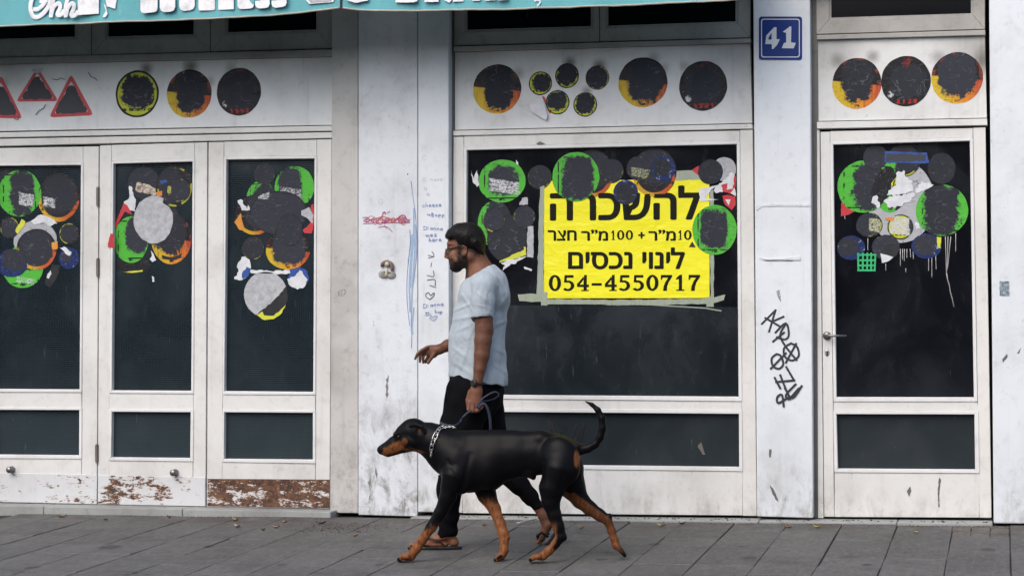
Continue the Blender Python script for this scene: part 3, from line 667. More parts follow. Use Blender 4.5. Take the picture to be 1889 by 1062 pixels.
leafst(0, 482, 366, 27, 33, 'green', 'green sticker showing only at its left edge on the right folding door', (.35, -.2, .95, 1.0), group=g3)
leafst(1, 543, 345, 36.5, 38.5, 'green', 'green round sticker at the upper right of the right folding door glass', (-.22, .1, .62, .85), (-.2, -.3, .62, .25, WH, .5), group=g3)
leafst(3, 488, 321, 20, 20.5, 'dark', 'small dark sticker at the top of the right folding door cluster', (0, 0, .95, .95), group=g3)
leafst(2, 513, 392, 54, 40, 'plainblack', 'wide wrinkled dark sheet of spray across the right folding door cluster', (0, 0, .99, .96), (-.5, .72, .22, .22, WH, .48), group=g3)
leafst(1, 470, 396, 37, 37, 'darkfire', 'dark sticker with orange lower left edge on the right folding door', (.35, .25, .9, .95), group=g3)
leafst(3, 534, 424, 25, 30, 'plainblack', 'dark wrinkled sticker in the middle of the right folding door cluster', (0, 0, .96, .96), group=g3)
leafst(3, 467, 458, 21, 21.5, 'dark', 'small dark sticker with yellow lower edge at the left of the right folding door', (0, .1, .95, .92), group=g3)
leafst(2, 531, 461, 41, 36, 'fire', 'flame sticker with orange sides below the dark ones on the right folding door', (.05, .1, .72, .85), group=g3)
gw = 'sprayed over stickers along the top of the shop window'
def winst(*a, **k): return sticker(GM, *a, **k)
winst(2, 926, 334, 43.5, 39.5, 'green', 'green round sticker with white scraped band at the left of the shop window', (.05, .0, .62, .72), (.1, -.25, .72, .34, WH, .46), group=gw)
winst(1, 913, 413, 32, 43, 'green', 'green sticker with only its left edge free, behind the head of the walking man', (.3, .1, .8, .95), group=gw)
winst(3, 911.5, 407, 20.5, 22, 'dark', 'small dark sticker with yellow lower arc upon the green one behind the man\'s head', (0, .15, .93, .9), group=gw)
winst(3, 967, 400.5, 20.5, 21.5, 'dark', 'small dark sticker with yellow arc right of the green pair on the shop window', (0, .05, .94, .92), group=gw)
winst(2, 936, 440, 38, 44, 'plainblack', 'large grey sprayed area low in the left cluster of the shop window', (0, 0, .99, .97), group=gw)
winst(1, 995.5, 327, 22.5, 22.5, 'dark', 'small dark sticker between two green ones on the shop window', (0, .1, .92, .92), group=gw)
winst(2, 1093, 320, 38, 44, 'darkfire', 'dark sticker with orange lower rim behind the big green one on the poster corner', (.1, .15, .9, .85), group=gw)
winst(4, 1062, 326, 43.5, 45.5, 'green', 'green round sticker over the upper left corner of the yellow poster', (.08, -.08, .66, .86), group=gw, pw=4)
winst(4, 1128.5, 315.5, 22, 22.5, 'dark', 'small dark sticker right of the green one above the poster', (0, .08, .93, .93), group=gw)
winst(3, 1207, 318, 41, 45, 'darkfire', 'big flame edged dark sticker above the first word of the poster', (0, .3, .92, .85), group=gw)
winst(5, 1178.5, 310.5, 23, 22.5, 'dark', 'small dark sticker with yellow and white scraped flecks above the poster', (0, .1, .95, .9), (.1, -.35, .8, .42, (.5, .52, .3), .5), group=gw)
winst(5, 1224, 311, 22, 23, 'blue', 'small dark blue sticker above the right part of the poster', (-.1, .12, .78, .8), group=gw)
winst(6, 1154, 354.5, 22.5, 22.5, 'blue', 'small sprayed blue sticker covering the middle of the first poster word', (0, -.1, .88, .86), group=gw)
winst(3, 1336, 312, 22, 22, 'silver', 'grey torn edged sticker at the upper right corner of the shop window', group=gw)
winst(5, 1310.5, 317, 23, 23, 'plainblack', 'small dark sprayed sticker over a red triangle at the upper right of the shop window', (0, 0, .98, .98), group=gw)
winst(5, 1318, 424, 41, 46, 'green', 'green round sticker with square black sprayed block over the right poster edge', (-.02, .04, .60, .72), group=gw, pw=7, soft=.12)
gd = 'sprayed over stickers on the shop door glass'
def dst(*a, **k): return sticker(GR, *a, **k)
dst(0, 1662, 372, 62, 76, 'silver', 'large grey sprayed cloud behind the stickers on the shop door', (0, 0, .01, .01), group=gd, soft=.5)
dst(2, 1592, 344.5, 47.5, 48, 'green', 'green round sticker at the left of the shop door glass', (.34, .0, .72, .86), group=gd, pw=3.5)
dst(1, 1642, 345, 32, 47, 'green', 'green sticker sliver cut by a black ellipse on the shop door', (.6, 0, .5, .9), group=gd)
dst(3, 1629, 342, 18, 37, 'plainblack', 'slim tilted black ellipse between the two green stickers on the shop door', rot=22, group=gd)
dst(3, 1615, 290, 23, 23, 'plainblack', 'grey sprayed disc above the left green sticker on the shop door', (0, 0, .98, .98), group=gd)
dst(1, 1666, 297, 32, 30, 'dark', 'dark sticker with yellow rim at the top of the shop door glass', (0, .2, .95, .85), group=gd)
dst(3, 1737, 311, 26, 29, 'plainblack', 'grey sprayed disc at the upper right of the shop door glass', (0, 0, .98, .98), group=gd)
dst(5, 1737.5, 388, 48.5, 47.5, 'green', 'green round sticker with dripping paint at the right of the shop door glass', (-.02, .03, .62, 1.02), group=gd, pw=4)
dst(3, 1603.5, 415, 24.5, 22.5, 'dark', 'small dark sticker with white and yellow scraped patch on the shop door', (-.15, .05, .9, .9), (.42, .05, .5, .62, (.52, .53, .34), .46), group=gd)
dst(3, 1661, 418.5, 24, 23, 'yellow', 'small sticker scraped to yellow and white flecks in the middle of the shop door', (.9, 0, .4, .8), (-.05, .1, .85, .8, (.6, .6, .58), .44), group=gd)
dst(2, 1570, 457, 26, 22.5, 'blue', 'dark blue sticker at the lower left of the shop door cluster', (-.25, .1, .85, .85), group=gd)
dst(3, 1634, 456, 26, 23, 'plainblack', 'grey sprayed disc at the bottom middle of the shop door cluster', (0, 0, .98, .98), group=gd)
dst(3, 1709, 454, 28, 23, 'blue', 'dark blue sticker at the lower right of the shop door cluster', (-.05, .1, .85, .85), group=gd)
# ---------------------------------------------------------------- flat scraps, triangles, silver discs
def flatmat(name, a, b, rough=.55, sc=12):
    g = G(name); p = g.pos(); n = g.noise(p, sc, 5, .7); n2 = g.noise(p, 90, 3, .6)
    c = g.mix(g.step(n, .3, .7), a, b); return g.out(c, rough, g.bump(g.m('ADD', n, g.m('MULTIPLY', n2, .3)), .4, .004))
M_paper = flatmat('torn_white_paper', (.50, .51, .54), (.66, .67, .68)); M_silver = flatmat('silver_foil_backing', (.30, .31, .33), (.46, .47, .49), .45, 25)
M_redp = flatmat('red_sticker_vinyl', (.42, .015, .025), (.5, .03, .04), .4); M_bluep = flatmat('blue_sticker_vinyl', (.01, .04, .22), (.02, .08, .3), .4)
M_yelp = flatmat('yellow_sticker_vinyl', (.5, .52, .03), (.6, .6, .05), .4); M_orp = flatmat('orange_sticker_vinyl', (.55, .16, .02), (.62, .3, .03), .4)
M_spray = flatmat('grey_black_spray', tuple(k*.9 for k in SPRAY), tuple(k*1.2 for k in SPRAY), .6)
M_blk = flatmat('black_vinyl', (.006, .006, .008), (.02, .02, .022), .35); M_grn = flatmat('bright_green_vinyl', (.02, .36, .12), (.03, .42, .15), .4)
def scrap(name, surf, layer, pts, mat, label, cat='scrap', amp=1.6, step=5, seed=None, group=None, parent=None):
    NST[0] += 1
    q = jag(pts, amp, step, seed if seed is not None else NST[0]) if amp else pts
    b = MB(); b.slab(q, surf-.0006-.0006*layer, .0006)
    if parent is not None: return b.build(name, mat, parent)
    return b.build(name, mat, label=label, cat=cat, group=group)
def ell(cx, cy, rx, ry, a0=0, a1=360, n=30): return [(cx+rx*math.cos(R(a0+(a1-a0)*i/n)), cy-ry*math.sin(R(a0+(a1-a0)*i/n))) for i in range(n+(0 if a1-a0 >= 360 else 1))]
# red triangles
def triangle(pts, label, fold=False):
    cx = sum(p[0] for p in pts)/3; cy = sum(p[1] for p in pts)/3
    def rnd_tri(s, r=.10):
        P = [(cx+(x-cx)*s, cy+(y-cy)*s) for x, y in pts]; o = []
        for i in range(3):
            a, b_, c_ = P[i-1], P[i], P[(i+1) % 3]
            o += [lerp(b_, a, r), lerp(b_, lerp(a, c_, .5), r*.45), lerp(b_, c_, r)]
        return o
    r = empty('triangle_sticker', W(cx, cy, HL), label, 'sticker', 'red triangle warning stickers on the left header')
    scrap('red_border', HL, 0, rnd_tri(1.0), M_redp, None, amp=0, parent=r)
    scrap('white_field', HL, .5, rnd_tri(.74, .05), M_paper, None, amp=0, parent=r)
    s = [(cx+(x-cx)*.80, cy+(y-cy)*.74+1) for x, y in pts]
    s = [lerp(s[0], s[1], .14), lerp(s[1], s[0], .12), lerp(s[1], s[2], .08), lerp(s[2], s[1], .08), lerp(s[2], s[0], .12), lerp(s[0], s[2], .14)]
    scrap('sprayed_blot', HL, 1, jag(s, 1.8, 7, int(cx)), M_spray, None, amp=1.2, step=4, parent=r)
    if fold: scrap('folded_tip', HL, 2, [(57, 128), (80, 126), (76, 134), (66, 136), (61, 133)], M_silver, None, amp=.4, parent=r)
triangle([(2, 138), (-42, 217), (42, 219)], 'red bordered triangle cut off by the left edge of the photo')
triangle([(69, 124), (29, 188), (108, 187)], 'red bordered triangle with its tip folded down, highest of the three', True)
triangle([(131, 136), (90, 217), (173, 213)], 'red bordered triangle nearest to the round stickers')
# silver discs and torn scraps
scrap('silver_disc', GL, 4, [(268, 366), (280, 361), (292, 361.5), (302, 366), (300, 374), (312, 382), (318, 392), (319, 412), (313, 430), (304, 442), (290, 449), (276, 449), (262, 441), (250, 425), (246, 408), (249, 390), (257, 374)], M_silver, 'torn silver sticker backing shaped like an egg on the middle door glass', 'sticker', amp=.8, step=8)
scrap('silver_disc', GL, 2, ell(490, 543, 40, 42), M_silver, 'silver disc hanging below the cluster on the right folding door', 'sticker', amp=.5, step=8)
scrap('black_wedge', GL, 3, [(529, 527), (531, 548), (526, 568), (512, 583), (495, 587), (478, 584), (470, 582), (485, 570), (503, 556), (517, 540)], M_blk, 'black wedge on the lower right of the silver disc', amp=1.5)
scrap('yellow_arc', GL, 4, [(474, 581), (484, 574), (487, 581), (505, 582), (518, 571), (527, 562), (520, 577), (505, 588), (488, 590)], M_yelp, 'yellow arc under the silver disc on the right folding door', amp=1)
D_ = [
 (GL, 5, [(228, 375), (234, 378), (244, 396), (238, 394), (230, 390), (214, 420), (209, 421)], M_redp, 'red triangle edge sticking out left of the silver egg on the middle door', .4),
 (YD-.008, 0, [(204, 430), (210, 432), (211, 457), (199, 456), (199, 449)], M_redp, 'small red scrap stuck across the frame of the middle folding door', .6),
 (GL, 2, [(238, 343), (243, 344), (246, 360), (251, 368), (249, 390), (240, 388), (228, 373), (238, 366)], M_paper, 'white torn strip left of the silver egg', 1.2),
 (GL, 4, [(253, 336), (270, 340), (288, 348), (287, 360), (268, 357), (250, 352)], flatmat('white_orange_flecks', (.1, .05, .03), (.66, .6, .5), .5, 60), 'white and orange speckled scrap above the silver egg', 1.5),
 (GL, 4, [(288, 355), (299, 352), (299, 361), (289, 362)], M_orp, 'small orange scrap above the silver egg', .4),
 (GL, 3, [(294, 334), (306, 331), (309, 336), (298, 340)], M_bluep, 'tiny blue scrap above the silver egg', .4),
 (GL, 2, [(226, 502), (242, 500), (264, 498), (262, 501), (242, 503)], M_yelp, 'thin yellow line under the black blot on the middle door', .4),
 (GL, 4, [(278, 462), (283, 468), (288, 480), (281, 483), (276, 478), (280, 472)], M_paper, 'small white scrap below the silver egg', 1),
 (GL, 2, [(280, 509), (284, 511), (285, 519), (281, 520)], M_paper, 'tiny white fleck low on the middle door glass', .5),
 (GL, 3, [(298, 470), (312, 474), (330, 470), (335, 466), (334, 476), (318, 481), (300, 477)], M_blk, 'black smear inside the flame sticker on the middle door', 1),
 (GL, 4, [(56, 408), (75, 396), (96, 404), (106, 412), (92, 418), (78, 410), (62, 414)], M_paper, 'white torn arc above the middle of the left door cluster', 2),
 (GL, 4, [(40, 404), (47, 409), (42, 420), (32, 432), (28, 426)], M_yelp, 'yellow torn scrap in the left door cluster', .8),
 (GL, 4, [(95, 447), (107, 445), (106, 459), (97, 460)], M_orp, 'orange scrap at the right of the dark sticker on the left door', 1),
 (GL, 1, [(96, 487), (112, 490), (103, 515), (92, 530), (82, 524), (88, 505)], M_blk, 'slanting black torn strip at the bottom of the left door cluster', 2),
 (GL, 2, [(88, 505), (93, 498), (95, 505), (90, 514), (86, 512)], M_paper, 'white letter fragment on the slanting black strip', 1),
 (GL, 3, [(110, 457), (118, 455), (132, 465), (128, 472), (118, 464)], M_paper, 'white torn bit on the blue sticker of the left door', 1.5),
 (GL, 3, [(462, 474), (455, 470), (446, 474), (438, 488), (440, 500), (432, 515), (446, 517), (456, 508), (463, 492)], M_paper, 'white torn scrap at the left above the silver disc', 2.2),
 (GL, 4, [(455, 492), (463, 496), (458, 510), (448, 515), (446, 505)], M_bluep, 'blue torn piece beside the white scrap on the right folding door', 1.2),
 (GL, 3, [(536, 497), (552, 492), (567, 500), (570, 515), (556, 533), (542, 530), (530, 520)], M_bluep, 'blue torn piece right of the silver disc', 1.5),
 (GL, 4, [(530, 515), (545, 508), (553, 498), (568, 516), (562, 528), (549, 534), (535, 527)], M_paper, 'white torn scrap over the blue piece on the right folding door', 2.2),
 (GL, 2, [(461, 497), (500, 500), (534, 498), (536, 504), (500, 507), (462, 503)], M_paper, 'pale torn strip above the silver disc', 1.4),
 (GL, 3, [(556, 388), (570, 382), (578, 396), (576, 412), (566, 402), (556, 397)], M_silver, 'grey wedge at the right of the right folding door cluster', 1),
 (GL, 2, [(574, 378), (579, 376), (579, 412), (575, 430), (562, 430), (558, 425), (572, 412)], M_redp, 'red edge at the right of the right folding door glass', .8),
 (GL, 3, [(438, 370), (445, 367), (455, 385), (458, 378), (461, 388), (446, 388)], M_paper, 'small white torn bit at the left of the right folding door cluster', 1.6),
 (GL, 3, [(432, 410), (444, 393), (448, 412), (452, 424), (442, 424)], M_orp, 'orange corner at the left of the right folding door cluster', .6),
 (GM, 3, [(869, 314), (874, 330), (880, 314), (884, 340), (880, 345), (872, 336)], M_paper, 'white torn spikes left of the first green sticker on the shop window', 1),
 (GM, 1, [(952, 295), (956, 300), (956, 312), (951, 308)], M_paper, 'tiny white spike above the first green sticker', .6),
 (GM, 1, [(963, 365), (973, 364), (974, 377), (958, 378)], M_silver, 'small grey scrap right of the first green sticker', 1.2),
 (GM, 4, [(973, 418), (984, 417), (984, 475), (972, 474)], M_silver, 'upright pale paper strip left of the yellow poster', .8),
 (GM, 4, [(922, 481), (967, 460), (966, 455), (970, 456), (971, 470), (940, 480), (921, 484)], M_yelp, 'slanting yellow poster edge behind the man\'s neck', 1),
 (GM, 5, [(923, 484), (945, 478), (972, 472), (958, 481), (940, 490), (927, 499), (932, 489)], M_paper, 'white torn paper edge behind the man\'s neck', 2),
 (GM, 1, [(966, 492), (974, 494), (982, 497), (980, 500), (968, 496)], M_paper, 'small white fleck beside the left poster tape', .8),
 (GM, 2, [(1276, 314), (1289, 306), (1291, 326)], M_redp, 'red corner left of the dark sprayed disc at the upper right of the window', .5),
 (GM, 4, [(1338, 330), (1350, 318), (1356, 322), (1357, 362), (1345, 352), (1320, 356), (1318, 348)], M_paper, 'white and red torn sheet under the right corner of the window', 2),
 (GM, 5, [(1330, 342), (1342, 338), (1340, 350), (1352, 348), (1355, 322), (1358, 330), (1357, 345), (1346, 358), (1333, 352)], M_redp, 'red letter fragments on the torn sheet at the right of the window', 1.2),
 (GM, 6, [(1332, 362), (1342, 360), (1357, 362), (1357, 378), (1350, 388), (1338, 378)], M_redp, 'red torn patch above the right green sticker', 1.2),
 (GM, 7, [(1338, 368), (1348, 368), (1344, 379)], M_paper, 'white triangle on the red torn patch', .3),
 (GM, 4, [(1289, 349), (1326, 341), (1312, 350), (1300, 366), (1326, 368), (1292, 372)], M_paper, 'white folded paper corner left of the torn red sheet', .4),
 (GM, 6, [(1271, 455), (1277, 445), (1283, 456)], M_blk, 'small black triangle at the left foot of the right green sticker', .2),
 (GR, 4, [(1636, 360), (1650, 332), (1657, 316), (1668, 314), (1670, 326), (1684, 335), (1684, 352), (1665, 358), (1648, 362)], M_paper, 'upper torn white sheet in the middle of the shop door cluster', 3),
 (GR, 5, [(1630, 372), (1646, 362), (1688, 357), (1680, 370), (1660, 380), (1641, 384)], M_paper, 'lower torn white sheet in the middle of the shop door cluster', 2.5),
 (GR, 4, [(1610, 362), (1617, 360), (1624, 378), (1618, 384), (1608, 374)], M_paper, 'small white shred beside the slim black ellipse', 2.5),
 (GR, 4, [(1688, 352), (1700, 335), (1722, 340), (1716, 348), (1700, 352), (1690, 356)], M_paper, 'white shreds left of the right green sticker on the shop door', 3),
 (GR, 4, [(1644, 338), (1654, 326), (1652, 342), (1644, 347)], M_yelp, 'yellow sliver beside the torn white sheet on the shop door', 1),
 (GR, 2, [(1552, 374), (1556, 373), (1566, 386), (1576, 390), (1566, 396), (1551, 399)], M_redp, 'red corner below the left green sticker on the shop door', .5),
 (GR, 4, [(1632, 279), (1710, 282), (1714, 300), (1706, 302), (1632, 300)], M_bluep, 'blue rectangular sticker at the top of the shop door glass', .5),
 (GR, 5, [(1634, 283), (1708, 285), (1704, 297), (1635, 297)], M_spray, 'dark sprayed bar over the blue rectangular sticker', 1.5),
 (GR, 4, [(1624, 470), (1630, 455), (1645, 449), (1656, 452), (1652, 468), (1640, 474)], M_blk, 'black and white half disc at the bottom of the shop door cluster', .5),
 (GR, 5, [(1624, 467), (1630, 469), (1648, 474), (1640, 481), (1627, 485)], M_paper, 'white curved scrap under the black half disc', .6),
 (GR, 5, [(1728, 437), (1737, 438), (1735, 458), (1729, 455)], M_yelp, 'small yellow scrap under the right green sticker on the shop door', .6),
 (GR, 4, [(1632, 402), (1650, 400), (1649, 408), (1636, 407)], M_orp, 'orange and blue sliver above the scraped sticker on the shop door', .8),
 (GR, 4, [(1688, 410), (1696, 412), (1698, 421), (1690, 423)], M_paper, 'small white scrap left of the right green sticker', 1.5),
 (HM, .5, [(1000, 178), (1004, 178), (1020, 205), (1014, 211), (1009, 200)], M_redp, 'red strip of a removed triangle on the middle header panel', .8),
]
for surf, ly, pts, mat, lab, amp in D_: scrap('torn_scrap', surf, ly, pts, mat, lab, 'scrap', amp, 4, group='torn scraps among the stickers')
# the folded-off white sticker that sticks out from the header
b = MB(); q = [(977, 192), (992, 179), (1002, 183), (1010, 214), (1007, 222), (990, 212), (980, 206)]
f_ = [W(x, y, HM-.004-.02*max(0, (y-185)/37)) for x, y in q]; b.prism(f_, [p+Vector((0, .0015, 0)) for p in f_])
b.build('peeled_sticker', flatmat('peeled_sticker_back', (.5, .5, .54), (.62, .62, .65)), label='white back of a half peeled sticker curling from the middle header', cat='sticker')
# green basket with open grid
r = empty('basket_sticker', W(1599, 482, GR), 'small green basket shape with open grid under the shop door cluster', 'sticker')
for x0, x1 in ((1583, 1583.5), (1592, 1591.5), (1600, 1599.5), (1607, 1607), (1615, 1613.5)):
    scrap('bar', GR, 3, [(x0-1.6, 466), (x0+1.6, 466), (x1+1.6, 500), (x1-1.6, 500)], M_grn, None, amp=0, parent=r)
for y in (470, 480, 489.5, 498.5):
    scrap('bar', GR, 3.5, [(1581.5-(498-y)*.02, y-1.7), (1616.5-(y-470)*.07, y-1.7), (1616.5-(y-470)*.07, y+1.7), (1581.5, y+1.7)], M_grn, None, amp=0, parent=r)
# paint drips on the door pane
M_drip = flatmat('grey_paint_drip', (.30, .29, .29), (.4, .39, .38), .4)
for x, y0, y1, x2 in ((1744, 436, 505, 1746), (1749, 436, 500, 1747), (1754, 436, 495, 1748), (1763, 430, 464, 1763), (1661, 459, 491, 1661), (1665, 459, 479, 1665), (1668.5, 459, 482, 1668), (1673, 459, 476, 1673), (1679, 459, 475, 1680), (1684, 459, 478, 1685),
                      (1713, 474, 500, 1713), (1719, 474, 512, 1719), (1726, 470, 497, 1727), (1634, 486, 499, 1634), (1671, 495, 502, 1671), (1558, 398, 404, 1559), (1601, 440, 462, 1601)):
    b = MB(); pts = [W(x+(x2-x)*t, y0+(y1-y0)*t, GR-.001) for t in (0, .5, .9, 1)]; b.tube(pts, [.0022, .0018, .0024, .002], 6, flat=.5); b.build('paint_drip', M_drip, door, smooth=True)
b = MB(); pts = [W(x, y, GR-.001) for x, y in ((1746, 503), (1748, 515), (1751, 525), (1753, 538), (1756, 548), (1760, 566))]; b.tube(pts, [.003, .0026, .0026, .0024, .0026, .0034], 6, flat=.5); b.build('paint_drip', M_drip, door, smooth=True)

# ================================================================== rental poster
def text_geo(txt, quad, Y, off=0., ext=.0006, shear=0.):
    cu = bpy.data.curves.new('t', 'FONT'); cu.body = txt; cu.size = 1; cu.offset = off; cu.resolution_u = 4; cu.shear = shear
    o = bpy.data.objects.new('t', cu); COL.objects.link(o)
    dg = bpy.context.evaluated_depsgraph_get(); me = o.evaluated_get(dg).to_mesh()
    vs = [v.co.copy() for v in me.vertices]; fs = [tuple(p.vertices) for p in me.polygons]
    x0 = min(v.x for v in vs); x1 = max(v.x for v in vs); y0 = min(v.y for v in vs); y1 = max(v.y for v in vs)
    out = []
    for v in vs:
        u = (v.x-x0)/(x1-x0); t = 1-(v.y-y0)/(y1-y0)
        a = lerp(quad[0], quad[1], u); b_ = lerp(quad[3], quad[2], u); q = lerp(a, b_, t); out.append(W(q[0], q[1], Y))
    bpy.data.objects.remove(o); b = MB(); b.add(out, fs); return b
def letters(txt, quad, off):
    src = text_geo(txt, quad, YT, .008); n = len(src.v); par = list(range(n))
    def fd(i):
        while par[i] != i: par[i] = par[par[i]]; i = par[i]
        return i
    for f in src.f:
        for i in f[1:]: par[fd(i)] = fd(f[0])
    cm = {}
    for i in range(n): cm.setdefault(fd(i), []).append(i)
    it = sorted([[min(src.v[i][0] for i in c), max(src.v[i][0] for i in c), c] for c in cm.values()], key=lambda q: q[0]); out = []
    for a in it:
        if out and a[0] < out[-1][1]-.25*min(a[1]-a[0], out[-1][1]-out[-1][0]): out[-1][1] = max(out[-1][1], a[1]); out[-1][2] = out[-1][2]+a[2]
        else: out.append(a)
    for _, _, c in out:
        mp = {v: k for k, v in enumerate(c)}; b = MB(); F_ = [tuple(mp[i] for i in f) for f in src.f if f[0] in mp]
        for q_, (sx, sz) in enumerate(((0, 0), (-1, 0), (1, 0), (0, 1), (0, -1))): b.add([Vector(src.v[i])+Vector((sx*off*.035, -.00012*q_, sz*off*.02)) for i in c], F_)
        b.build('letter', M_ink, po)
g = G('yellow_poster_sheet'); p = g.pos(); n = g.noise(p, 6, 4, .6, 1.0); n2 = g.noise(g.map(p, (1, 1, 4)), 3, 3)
M_poster = g.out(g.mix(n, (.74, .69, .012), (.82, .77, .022)), .35, g.bump(g.m('ADD', n, n2), .5, .012), 0, .4)
M_ink = plain('poster_black_ink', (.009, .009, .006), .6, 0, 30, .3, 0, .12)
g = G('translucent_masking_tape'); p = g.pos(); n = g.noise(g.map(p, (8, 1, 1)), 9, 4)
M_tape = g.out(g.mix(n, (.20, .24, .19), (.36, .40, .31)), .4, g.bump(n, .5, .006))
po = empty('rental_poster', W(1156, 551, GM), 'bright yellow Hebrew rental poster with phone number taped inside the shop window', 'poster')
YP = GM-.0009
c0, c1, c2, c3 = (1003.5, 334), (1308.5, 330), (1309, 549.5), (1003.5, 550)
nx, ny = 24, 16; vs = []
for j in range(ny+1):
    for i in range(nx+1):
        q = lerp(lerp(c0, c1, i/nx), lerp(c3, c2, i/nx), j/ny)
        vs.append(W(q[0], q[1], YP) + Vector((0, -.0005*(math.sin(i*.9+j*.5)*math.sin(j*.8)), 0)))
b = MB(); b.add(vs, [(j*(nx+1)+i, (j+1)*(nx+1)+i, (j+1)*(nx+1)+i+1, j*(nx+1)+i+1) for j in range(ny) for i in range(nx)])
b.build('sheet', M_poster, po, smooth=True)
YT = YP-.0011
HE = {'line1': '\u05d4\u05e8\u05db\u05e9\u05d4\u05dc', 'line2': '\u05e8\u05e6\u05d7 \u05e8\u201d\u05de100 + \u05e8\u201d\u05de10', 'line3': '\u05dd\u05d9\u05e1\u05db\u05e0 \u05d9\u05d5\u05e0\u05d9\u05dc'}
letters(HE['line1'], [(1016, 344), (1290, 343), (1290, 404), (1016, 406)], .16)
letters('\u05e8\u05e6\u05d7', [(1011, 425), (1063, 425), (1063, 443.5), (1011, 443.5)], .07); letters('\u05e8\u201d\u05de', [(1073, 424), (1121, 424), (1121, 443.5), (1073, 443.5)], .07); letters('+', [(1178, 428), (1189, 428), (1189, 439.5), (1178, 439.5)], .07); letters('\u05e8\u201d\u05de', [(1197, 424), (1246, 424), (1246, 443.5), (1197, 443.5)], .07)
letters(HE['line3'], [(1049, 457), (1262, 457), (1262, 496), (1049, 496)], .11)
# phone number: sturdy serifed digits drawn as outlines in a box 10 wide, 16 high (y down)
def ringp(cx, cy, rx, ry, ix, iy, n=28): return [[(cx+rx*math.cos(2*math.pi*k/n), cy+ry*math.sin(2*math.pi*k/n)), (cx+rx*math.cos(2*math.pi*(k+1)/n), cy+ry*math.sin(2*math.pi*(k+1)/n)), (cx+ix*math.cos(2*math.pi*(k+1)/n), cy+iy*math.sin(2*math.pi*(k+1)/n)), (cx+ix*math.cos(2*math.pi*k/n), cy+iy*math.sin(2*math.pi*k/n))] for k in range(n)]
def arcp(cx, cy, rx, ry, ix, iy, a0, a1, n=16):
    an = [R(a0+(a1-a0)*k/n) for k in range(n+1)]
    return [[(cx+rx*math.cos(an[k]), cy+ry*math.sin(an[k])), (cx+rx*math.cos(an[k+1]), cy+ry*math.sin(an[k+1])), (cx+ix*math.cos(an[k+1]), cy+iy*math.sin(an[k+1])), (cx+ix*math.cos(an[k]), cy+iy*math.sin(an[k]))] for k in range(n)]
DG = {'0': ringp(5, 8, 4.9, 8, 2.0, 5.9), '5': [[(1.6, .2), (8.8, .2), (8.8, 2.8), (3.4, 2.8), (3.2, 7.2), (1.2, 7.6)]] + arcp(4.2, 10.7, 5.2, 5.3, 2.4, 3.2, -118, 140),
      '4': [[(6.2, 0), (8.2, 0), (8.2, 16), (5.6, 16), (5.6, 4.2)], [(5.6, 1.6), (5.6, 4.8), (2.6, 9.6), (.4, 9.6), (.4, 9)], [(.4, 9.6), (5.6, 9.6), (5.6, 12), (.4, 12)], [(8.2, 9.6), (9.9, 9.6), (9.9, 12), (8.2, 12)], [(3.9, 14.8), (5.6, 14.8), (5.6, 16), (3.9, 16)], [(8.2, 14.8), (9.8, 14.8), (9.8, 16), (8.2, 16)]],
      '1': [[(3.8, 1.8), (3.8, 4.4), (1.6, 5), (1.6, 3.4), (4.6, 0), (6.4, 0), (6.4, 14.6), (3.8, 14.6), (3.8, 4.4)][:1] + [(1.6, 3.4), (4.8, 0), (6.4, 0), (6.4, 14.8), (3.8, 14.8), (3.8, 4.2), (1.6, 5)], [(1.8, 14.8), (8.4, 14.8), (8.4, 16), (1.8, 16)]],
      '7': [[(.6, .2), (9.6, .2), (9.6, 2.2), (6.8, 7.5), (5.6, 12), (5.4, 16), (2.4, 16), (2.8, 11.6), (4.2, 7.2), (6.4, 2.9), (2.2, 2.9), (1.4, 5), (.6, 5)]], '-': [[(1, 8.2), (9, 8.2), (9, 10.6), (1, 10.6)]]}
DG['1'][0] = [(1.6, 3.4), (4.8, 0), (6.4, 0), (6.4, 14.8), (3.8, 14.8), (3.8, 4.2), (1.6, 5)]
NAMES = {'0': 'zero', '5': 'five', '4': 'four', '1': 'one', '7': 'seven', '-': 'dash'}
def phone():
    for ch, xa_, xb_ in (('1', 1126, 1136.5), ('0', 1138, 1152), ('0', 1154, 1168), ('1', 1250, 1260), ('0', 1261.5, 1276)):
        b = MB()
        for q in DG[ch]: b.slab([(xa_+a*(xb_-xa_)/10, 424.5+b_*18/16) for a, b_ in q], YT, .0006)
        b.build('digit_%s' % NAMES[ch], M_ink, po)
    txt = '054-4550717'; x = 1012.0; st = 25.7
    for i, ch in enumerate(txt):
        w_ = 23.2/10; b = MB(); y0 = 507-.06*i; x0 = x+i*st
        for q in DG[ch]: b.slab([(x0+a*w_, y0+b_*29.8/16) for a, b_ in q], YT, .0006)
        b.build('digit_%s' % NAMES[ch], M_ink, po)
phone()
def serif(pts): b = MB(); b.slab(pts, YT-.0001, .0008); b.build('lettering_serif', M_ink, po)
for nm, pts in (('tape', [(955, 543), (975, 541), (1003, 545), (1003, 556), (980, 557), (958, 555)]), ('tape', [(1003, 551), (1160, 553), (1312, 550), (1338, 543), (1335, 553), (1312, 560), (1150, 563), (1003, 559)]),
                ('tape', [(1303, 548), (1317, 547), (1317, 573), (1303, 574)]), ('tape', [(1309.5, 352), (1316.5, 350), (1317, 548), (1310.5, 548)]), ('tape', [(1240, 316), (1292, 314), (1292, 331), (1240, 333)]),
                ('tape', [(996, 345), (1003.5, 342), (1003, 548), (990, 548)]), ('tape', [(996, 540), (1010, 538), (1010, 565), (998, 564)])):
    b = MB(); NST[0] += 1; b.slab(jag(pts, .8, 9, NST[0]), YP-.0004-.0003*(NST[0] % 4), .0003); b.build(nm, M_tape, po)
b = MB(); b.ribbon([(1003, 560), (1100, 560), (1200, 562), (1300, 568), (1330, 573)], 2, YP-.002); b.build('tape_edge', M_tape, po)

